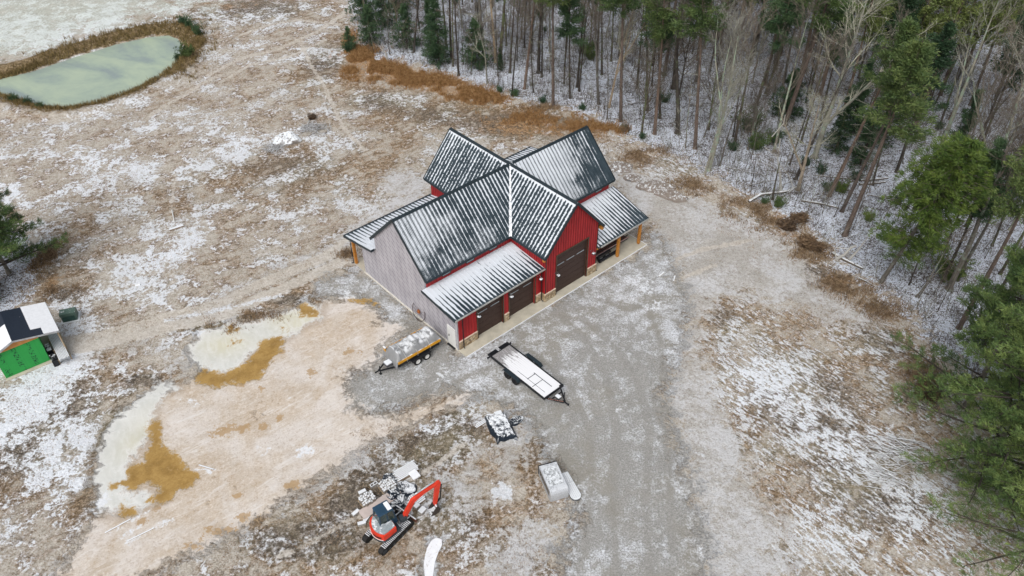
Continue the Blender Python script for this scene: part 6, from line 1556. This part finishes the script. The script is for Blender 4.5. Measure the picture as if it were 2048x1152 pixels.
# pines whose green canopies fill the top right of the view
for i, (px, py) in enumerate(((1395,120),(1440,90),(1340,90),(1500,130),(1600,160),(1640,190),(1690,215),(1740,230),(1790,220),(1560,110),(1660,120),(1720,140),(1780,140),(1840,180),(1900,240),(1960,300),(1330,140),(1290,60),(1380,40),(1480,40),(1580,50),(1240,110),(1460,150),(1820,90),(1650,40),(1700,80),(1750,60),(1760,190),(1830,250),(1880,190),(1930,140),(1990,200),(2050,260),(2000,90),(1880,60),(1810,20),(1700,-20),(1600,-10),(1500,0),(1640,240),(1940,210),(2060,150),(2100,340),(1860,120),(1540,60),(1420,20),(1350,-10),(1260,20),(1190,60),(1530,170),(1620,100))):
    p = at(px, py); TAKEN.append((p[0], p[1])); plant(('pineD', 'pineB', 'pineD', 'pineC')[i % 4], p[0], p[1], TR.uniform(.8, 1.05), None, 'green crowned pine deep in the upper right woods', 'tree', 'green crowned pines deep in the woods')

# the rest of the woods
def in_poly(x, y, P):
    c = False; n = len(P); j = n-1
    for i in range(n):
        if (P[i][1] > y) != (P[j][1] > y) and x < (P[j][0]-P[i][0])*(y-P[i][1])/(P[j][1]-P[i][1])+P[i][0]: c = not c
        j = i
    return c
def project(x, y, z=0.0):
    v = np.array([x, y, z])-CAMP; d = v @ _F
    if d <= 1: return (-9999, -9999)
    return 1024+FPX*(v @ _R2)/d, 576-FPX*(v @ _U2)/d
def scatter(n, mind, test, tries=40000):
    out = []; k = 0
    while len(out) < n and k < tries:
        k += 1; x, y = TR.uniform(-60, 105), TR.uniform(28, 150); px, py = project(x, y)
        if not (-120 < px < 2130 and -120 < py < 1250): continue
        if not in_poly(x, y, FORESTW) or not test(px, py): continue
        if any((x-a)**2+(y-b)**2 < mind*mind for a, b in out) or any((x-a)**2+(y-b)**2 < mind*mind*.6 for a, b in TAKEN): continue
        out.append((x, y))
    return out
far = lambda px, py: py < 620 and not (1500 < px < 1900 and 430 < py)
sp = scatter(262, 1.6, lambda px, py: py < 330 or (px > 1600 and py < 400) or (px > 1850 and py < 600)); TAKEN += sp
keys = ['bareA', 'bareB', 'bareC', 'bareD', 'bareE', 'bareA', 'bareE', 'pineC', 'bareB', 'bareC', 'paleA', 'bareD', 'twigA', 'twigB', 'twigC', 'twigA', 'twigC', 'twigB', 'twigC', 'twigA', 'twigC']
for i, (x, y) in enumerate(sp):
    k = keys[TR.randrange(len(keys))]
    if k.startswith('pine'): plant(k, x, y, TR.uniform(.75, 1.0), (TR.gauss(0, .03), TR.gauss(0, .03), 1), 'plain dark pine among the crowded trunks of the woods', 'tree', 'plain dark pines in the woods')
    elif k.startswith('pale'): plant(k, x, y, TR.uniform(.6, .9), (TR.gauss(0, .04), TR.gauss(0, .04), 1), 'small pale limbed hardwood among the crowded trunks of the woods', 'tree', 'small pale hardwoods in the woods')
    else: plant(k, x, y, (TR.uniform(.6, 1.0),)*2+(TR.uniform(.8, 1.1),), (TR.gauss(0, .04), TR.gauss(0, .04), 1), 'plain bare grey brown trunk crowded in the snowy woods', 'tree', 'plain bare trunks in the woods')
sp = scatter(285, .9, lambda px, py: (py < 660 or px > 1880) and not (px > 1500 and 500 < py < 560 and px < 1800)); 
for x, y in sp: plant(TR.choice(['saplA', 'saplB', 'saplC', 'saplA']), x, y, TR.uniform(.5, 1.1), (TR.gauss(0, .10), TR.gauss(0, .10), 1), 'thin leafless sapling in the snow of the woods', 'sapling', 'thin saplings in the woods')
# green undergrowth
for px, py, key, s, lab in ((1545,285,'shrubA',1.2,'dark green shrub behind the white snag'),(1681,384,'shrubY',1.0,'yellow green shrub at the foot of the leaning pines'),(1737,440,'shrubY',.8,'yellow green low bush right of the leaning pines'),(1655,381,'shrubB',1.0,'small green shrub left of the yellow green shrub'),(1500,262,'shrubC',1.1,'olive juniper bush beside the snag thicket'),(1510,300,'shrubC',.9,'grey green loose shrub in front of the olive juniper'),(1465,300,'shrubB',1.0,'low green shrub by the pale clump tree'),(1085,205,'shrubB',.8,'low green shrub left of the reddish pine'),(1030,192,'shrubB',.9,'low dark green shrub under the leaning pine'),(1330,205,'shrubA',.9,'bright green shrub by the whorled pine'),(1245,258,'shrubB',.5,'tiny olive bush in front of the whorled pine'),(1285,277,'shrubB',.7,'low green shrub at the wood edge near the roof end'),(1555,415,'shrubC',.5,'olive bramble at the wood edge'),(1530,408,'shrubA',.6,'low olive shrub under the fallen log'),(1640,345,'shrubA',.9,'green undergrowth at the lichened trunk base'),(1710,360,'shrubB',1.1,'low green undergrowth behind the leaning pines'),(1896,560,'shrubC',1.1,'ivy green growth on the grey trunk base'),(1000,185,'shrubA',.6,'low green bush near the pale thin stem'),(960,140,'shrubB',.8,'dark low bush under the rounded hemlock'),(1610,330,'shrubB',.9,'small green bush between two leaning trunks'),(375,118,'shrubC',.8,'green bush on the near bank at the pond end'),(382,60,'shrubA',1.0,'green bush on the far end of the pond bank'),(368,52,'shrubB',1.2,'low green bush above the pond end'),(398,75,'shrubA',1.1,'olive bush right of the pond end'),(356,115,'shrubB',.9,'dark green bush at the tip of the pond ice'),(30,203,'shrubB',.9,'dark small bush on the near pond bank, leftmost'),(57,208,'shrubB',.9,'olive small bush on the near pond bank'),(82,216,'shrubB',.7,'tiny olive bush below the near pond bank'),(697,104,'shrubA',.9,'dark green low bush at the rusty grass tip')):
    p = at(px, py); plant(key, p[0], p[1], s, None, lab, 'shrub', None)
sp = scatter(75, 1.4, lambda px, py: py < 560)
for x, y in sp: plant(TR.choice(['shrubA', 'shrubB', 'shrubB', 'shrubC']), x, y, TR.uniform(.35, .9), None, 'small green undergrowth shrub between the trunks', 'shrub', 'green undergrowth in the woods')
for px, py, s, lab in ((1575,455,1.3,'rusty brush patch at the wood edge below the long fallen log'),(1595,440,1.2,'dry orange brush right under the long fallen log'),(1615,492,1.4,'round brown brush left of the root plate'),(1635,500,1.0,'small brown brush against the root plate'),(1850,790,1.5,'brown dry bush between the snow streaks and the soft pines'),(1862,775,1.2,'brown dry bush just above its twin near the soft pines'),(625,236,.8,'tuft of orange brush on the field brush pile'),(1250,262,.9,'brown brush near the end of the roof ridge')):
    p = at(px, py); plant('brushA', p[0], p[1], (s*1.15, s*1.15, s*.55), None, lab, 'dry brush', None)
# fallen timber, snags
def logline(lab, pts, r0, r1, mat='log', name='fallen_log', z=.12, cat='fallen log'):
    P = [at(*q[:2]) for q in pts]; m = MB(); c = P[0]; zs = [q[2] if len(q) > 2 else z for q in pts]
    V = []
    for i in range(len(P)):
        V.append(Vector((P[i][0]-c[0], P[i][1]-c[1], zs[i]+gz(P[i][0], P[i][1])-gz(c[0], c[1]))))
    n = len(V); m.tube(V, [r0+(r1-r0)*i/(n-1) for i in range(n)], 8); o = obj(name, m, MAT[mat]); o.location = (c[0], c[1], gz(c[0], c[1])); return tag(o, lab, cat)
logline('long bent fallen log with snow on top at the wood edge', [(1497,406,.2),(1520,396,.5),(1560,390,.35),(1575,386,.25),(1590,378,.2)], .16, .10)
logline('straight dark fallen log right of the broken tan trunk', [(1602,403),(1640,408),(1678,417)], .13, .09)
logline('thin fallen pole deep among the leaning pines', [(1630,352),(1680,357),(1710,360)], .07, .05)
logline('fallen log, upper of the two behind the reddish pine', [(1720,363),(1750,361),(1775,358)], .14, .12)
logline('fallen log, lower of the two behind the reddish pine', [(1718,371),(1745,369),(1770,366)], .14, .12)
logline('thin fallen branch in snow left of the long log', [(1450,335),(1500,347),(1530,352)], .05, .03)
logline('dark fallen trunk under the uprooted root plate', [(1664,508),(1690,522),(1725,538)], .20, .13)
logline('snow topped fallen branch left of the root plate', [(1632,491),(1645,482),(1658,478)], .07, .04, 'snag')
logline('snow topped crooked branch at the brown bush', [(1640,505),(1652,500),(1664,508)], .06, .05, 'snag')
logline('thin crossed branch above the root plate', [(1680,480),(1700,475),(1722,468)], .05, .03)
logline('pale fallen stick in the snow streaks, lower right', [(1795,916),(1815,912)], .06, .03, 'snag')
for i_, (a_, b_, w_) in enumerate((((1500,372),(1560,362),.05),((1520,350),(1545,372),.05),((1535,405),(1560,372),.05),((1565,372),(1600,362),.04),((1470,318),(1500,330),.04),((1575,392),(1600,372),.06),((1530,330),(1560,345),.04),((1600,345),(1640,335),.05),((1740,395),(1780,405),.06),((1800,500),(1840,520),.05),((1850,640),(1880,620),.05),((1715,560),(1750,575),.05),((1380,210),(1420,220),.05),((1250,215),(1290,205),.05),((1105,190),(1150,196),.05))):
    logline('thin fallen branch lying in the snow among the trunks', [(*a_, .15+.1*(i_ % 3)), ((a_[0]+b_[0])/2, (a_[1]+b_[1])/2-2, .2), (*b_, .12)], w_*1.2, w_*.6, 'log', 'fallen_branch', .15, 'fallen branch')['group'] = 'thin fallen branches in the woods'
def snag(name, lab, px, py, limbs, seed, cat='dead tree'):
    c = at(px, py); n = np.array([c[0], c[1], 0.0]); n /= np.linalg.norm(n); m = MB()
    for pts, r0, r1 in limbs:
        V = []
        for q in pts: w = ray_plane(q[0], q[1], c, n); V.append(Vector((w[0]-c[0], w[1]-c[1], w[2]-c[2]))+vrand(random.Random(q[0]), .12))
        k = len(V); m.tube(V, [r0+(r1-r0)*i/(k-1) for i in range(k)], 7)
    o = obj(name, m, MAT['snag']); o.location = (c[0], c[1], gz(c[0], c[1])); return tag(o, lab, cat)
snag('dead_snag', 'white bleached snag with two arms above the rusty grass', 776, 124, [([(776,124),(772,106),(766,101)], .13, .10), ([(768,103),(757,90)], .09, .03), ([(768,103),(762,84)], .08, .03)], 1)
snag('dead_snag', 'arching pale dead limb over the far corner of the woods', 771, 78, [([(771,78),(755,62),(740,53),(722,49)], .07, .03), ([(764,70),(756,50),(748,30)], .06, .02)], 2)
snag('dead_snag', 'tall white dead snag with bleached side arms at the wood edge', 1561, 387, [([(1561,387),(1559,350),(1556,320),(1558,277)], .15, .05), ([(1556,315),(1530,295)], .06, .03), ([(1558,330),(1575,352),(1590,378)], .05, .04), ([(1557,300),(1550,285)], .05, .02), ([(1545,272),(1565,248),(1568,232)], .06, .03)], 3)
snag('root_plate', 'uprooted stump with pale forked roots beside the reddish pine', 1672, 517, [([(1672,517),(1690,510),(1703,497),(1712,490)], .16, .09), ([(1700,518),(1712,503),(1738,470)], .15, .04), ([(1672,517),(1668,500)], .10, .05), ([(1672,494),(1698,500)], .05, .04)], 4, 'uprooted stump')

# ================================================================== LOW GROWTH (uncountable)
def blades(name, pts, col_mat, h, w, n, label, seed, cat='grass', lean=.5, spread=.12):
    r = np.random.RandomState(seed); P = np.asarray(pts, float); m = len(P)
    B = np.repeat(P, n, 0); B[:, :2] += r.normal(0, spread, (m*n, 2)); H = h*r.uniform(.5, 1.2, m*n)*np.repeat(r.uniform(.6, 1.3, m), n)
    a = r.uniform(0, 2*pi, m*n); ln = r.uniform(0, lean, m*n)*H; tip = B+np.stack([np.cos(a)*ln, np.sin(a)*ln, H], 1)
    b = r.uniform(0, 2*pi, m*n); sd = np.stack([np.cos(b), np.sin(b), 0*b], 1)*w*.5
    V = np.stack([B-sd, B+sd, tip], 1).reshape(-1, 3).astype(np.float32); k = m*n
    me = bpy.data.meshes.new(name); me.vertices.add(len(V)); me.vertices.foreach_set('co', V.ravel()); me.loops.add(len(V)); me.loops.foreach_set('vertex_index', np.arange(len(V), dtype=np.int32))
    me.polygons.add(k); me.polygons.foreach_set('loop_start', (np.arange(k)*3).astype(np.int32)); me.polygons.foreach_set('loop_total', np.full(k, 3, np.int32)); me.update()
    o = link(name, me, col_mat); tag(o, label, cat, None, 'stuff'); return o
def grass_mat(name, stops):
    k = NB(name); p = k.pos(); n = k.noise(p, 2.3, 3, .7); n2 = k.noise(p, 9, 2, .6); z = k.sep(p)[2]
    return k.out(k.ramp(k.ss(k.add(k.mul(n, .6), k.mul(n2, .4)), .32, .68), stops), .8)
GR = np.random.RandomState(77)
def sample(poly, n, keep=None):
    P = G(poly); lo, hi = P.min(0), P.max(0); X = GR.uniform(lo[0], hi[0], n*4); Y = GR.uniform(lo[1], hi[1], n*4); s = sdf(X, Y, P) > 0
    if keep is not None: s &= keep(X, Y)
    X, Y = X[s][:n], Y[s][:n]; return np.stack([X, Y, hz(X, Y)-.02], 1)
ORM = grass_mat('rusty_grass', [(0, (.13,.068,.028)), (.5, (.34,.185,.070)), (1, (.52,.35,.18))])
BRM = grass_mat('brown_grass', [(0, (.085,.055,.032)), (.5, (.25,.17,.10)), (1, (.47,.36,.23))])
RDM = grass_mat('pond_reeds', [(0, (.07,.055,.022)), (.5, (.19,.14,.055)), (1, (.36,.26,.12))])
nz_ = lambda s, t: (lambda X, Y: vnoise(X, Y, s) > t)
def cloud(bs):
    out = []
    for px, py, rx, ry, n in bs:
        c = at(px, py); ex = abs(at(px+rx, py)[0]-c[0]); ey = abs(at(px, py-ry)[1]-at(px, py+ry)[1])/2
        X = c[0]+GR.normal(0, ex*.55, n*2); Y = c[1]+GR.normal(0, ey*.55, n*2); k_ = (vnoise(X, Y, .55)*.6+vnoise(X, Y, 1.4)*.4) > .44; X, Y = X[k_][:n], Y[k_][:n]
        out.append(np.stack([X, Y, hz(X, Y)-.02], 1))
    return np.concatenate(out)
blades('rusty_sedge', cloud([(722,118,34,26,900),(745,138,40,18,800),(790,150,40,16,700),(828,156,34,14,500),(870,166,36,14,500),(905,180,34,12,450),(945,190,40,14,500),(985,200,30,10,250),(700,85,12,20,160),(1060,235,70,16,260),(1170,255,60,14,260),(1220,262,26,8,120)]), ORM, .55, .06, 12, 'rusty orange broom sedge along the edge of the woods', 1, 'sedge grass', .5, .22)
blades('edge_weeds', cloud([(1300,312,60,16,220),(1400,370,60,18,220),(1490,420,50,18,260),(1560,450,40,16,300),(1620,500,40,20,300),(1690,570,50,24,300),(1760,620,50,26,260),(1850,760,40,40,260),(1100,215,60,10,160),(90,520,26,50,260),(130,590,40,16,160),(520,632,60,8,60),(440,655,40,8,50),(700,508,20,8,80)]), BRM, .38, .06, 10, 'tall brown weeds in a loose band along the edge of the woods and yard', 7, 'weeds', .6, .3)
bank = []
P_ = np.array(PONDW)
for i in range(len(P_)):
    a, b = P_[i], P_[(i+1) % len(P_)]; L = np.hypot(*(b-a)); 
    for _ in range(int(L*22)):
        t = GR.rand(); q = a+(b-a)*t; c = P_.mean(0); d = (q-c)/np.hypot(*(q-c)); e = abs(GR.normal(0, 1.0))+.1; e *= (2.3 if (q[0] > c[0]+10 or q[1] > c[1]+3) else .8)
        bank.append(q+d*e)
bank = np.array(bank); bank = np.concatenate([bank, hz(bank[:, 0], bank[:, 1])[:, None]-.03], 1)
blades('pond_reeds', bank, RDM, .62, .09, 9, 'brown reeds and rank grass growing round the frozen pond', 2, 'reeds', .4, .2)
# rough tufts over the fields, thinner on snow, none on gravel or mud
FIELD = [(-60,225),(200,235),(380,180),(420,60),(560,-60),(700,-60),(690,120),(800,175),(980,215),(1180,250),(1300,315),(1460,390),(1600,470),(1700,560),(1800,640),(1900,760),(2060,900),(2080,1180),(1580,1180),(1540,1000),(1440,800),(1400,700),(1420,620),(1560,620),(1640,600),(1500,520),(1400,430),(1230,320),(1000,270),(860,350),(740,400),(640,520),(420,640),(330,640),(150,690),(190,900),(120,1180),(-60,1180)]
t1 = sample(FIELD, 20000, nz_(.30, .36)); near = t1[:, 1] < 150
t2 = sample([(700,860),(860,830),(960,800),(1000,830),(960,900),(900,960),(860,1040),(1100,900),(1140,960),(1120,1100),(1060,1180),(300,1180),(480,1080),(640,990),(720,930)], 2600, nz_(.5, .40))
blades('dry_grass', np.concatenate([t1, t2]), BRM, .16, .045, 5, 'short dead brown grass tufts over the frosted field', 3, 'grass', .9, .16)
# twigs and leaf stalks of the forest floor
fp = []
while len(fp) < 8000:
    x, y = GR.uniform(-60, 105), GR.uniform(28, 140)
    if in_poly(x, y, FORESTW): fp.append((x, y, gz(x, y) if len(fp) % 4 == 0 else GZ))
blades('forest_undergrowth', np.array(fp), MAT['stalk'], .85, .040, 4, 'bare brown stalks and brush on the snowy forest floor', 4, 'undergrowth', 1.1, .25)

fs_ = np.array(fp)[::5].copy(); fs_[:, 2] += .06
blades('fallen_sticks', fs_, MAT['stalk'], .22, .09, 1, 'thin fallen sticks strewn over the snowy forest floor', 5, 'fallen sticks', 14, .5)

bw = []
while len(bw) < 2600:
    x, y = GR.uniform(-60, 105), GR.uniform(40, 140)
    if in_poly(x, y, FORESTW) and vnoise(x, y, .13) > .36: bw.append((x, y, GZ))
blades('brushwood', np.array(bw), MAT['twig'], 2.3, .05, 9, 'waist to head high leafless brushwood between the trunks', 6, 'brushwood', .55, .5)

bw2 = []
while len(bw2) < 1500:
    x, y = GR.uniform(-60, 105), GR.uniform(40, 140)
    if in_poly(x, y, FORESTW) and vnoise(x+30, y, .11) > .42: bw2.append((x, y, GZ))
blades('pale_brushwood', np.array(bw2), MAT['twig_pale'], 3.4, .055, 5, 'pale leafless whips standing taller than the brown brushwood', 8, 'brushwood', .75, .5)
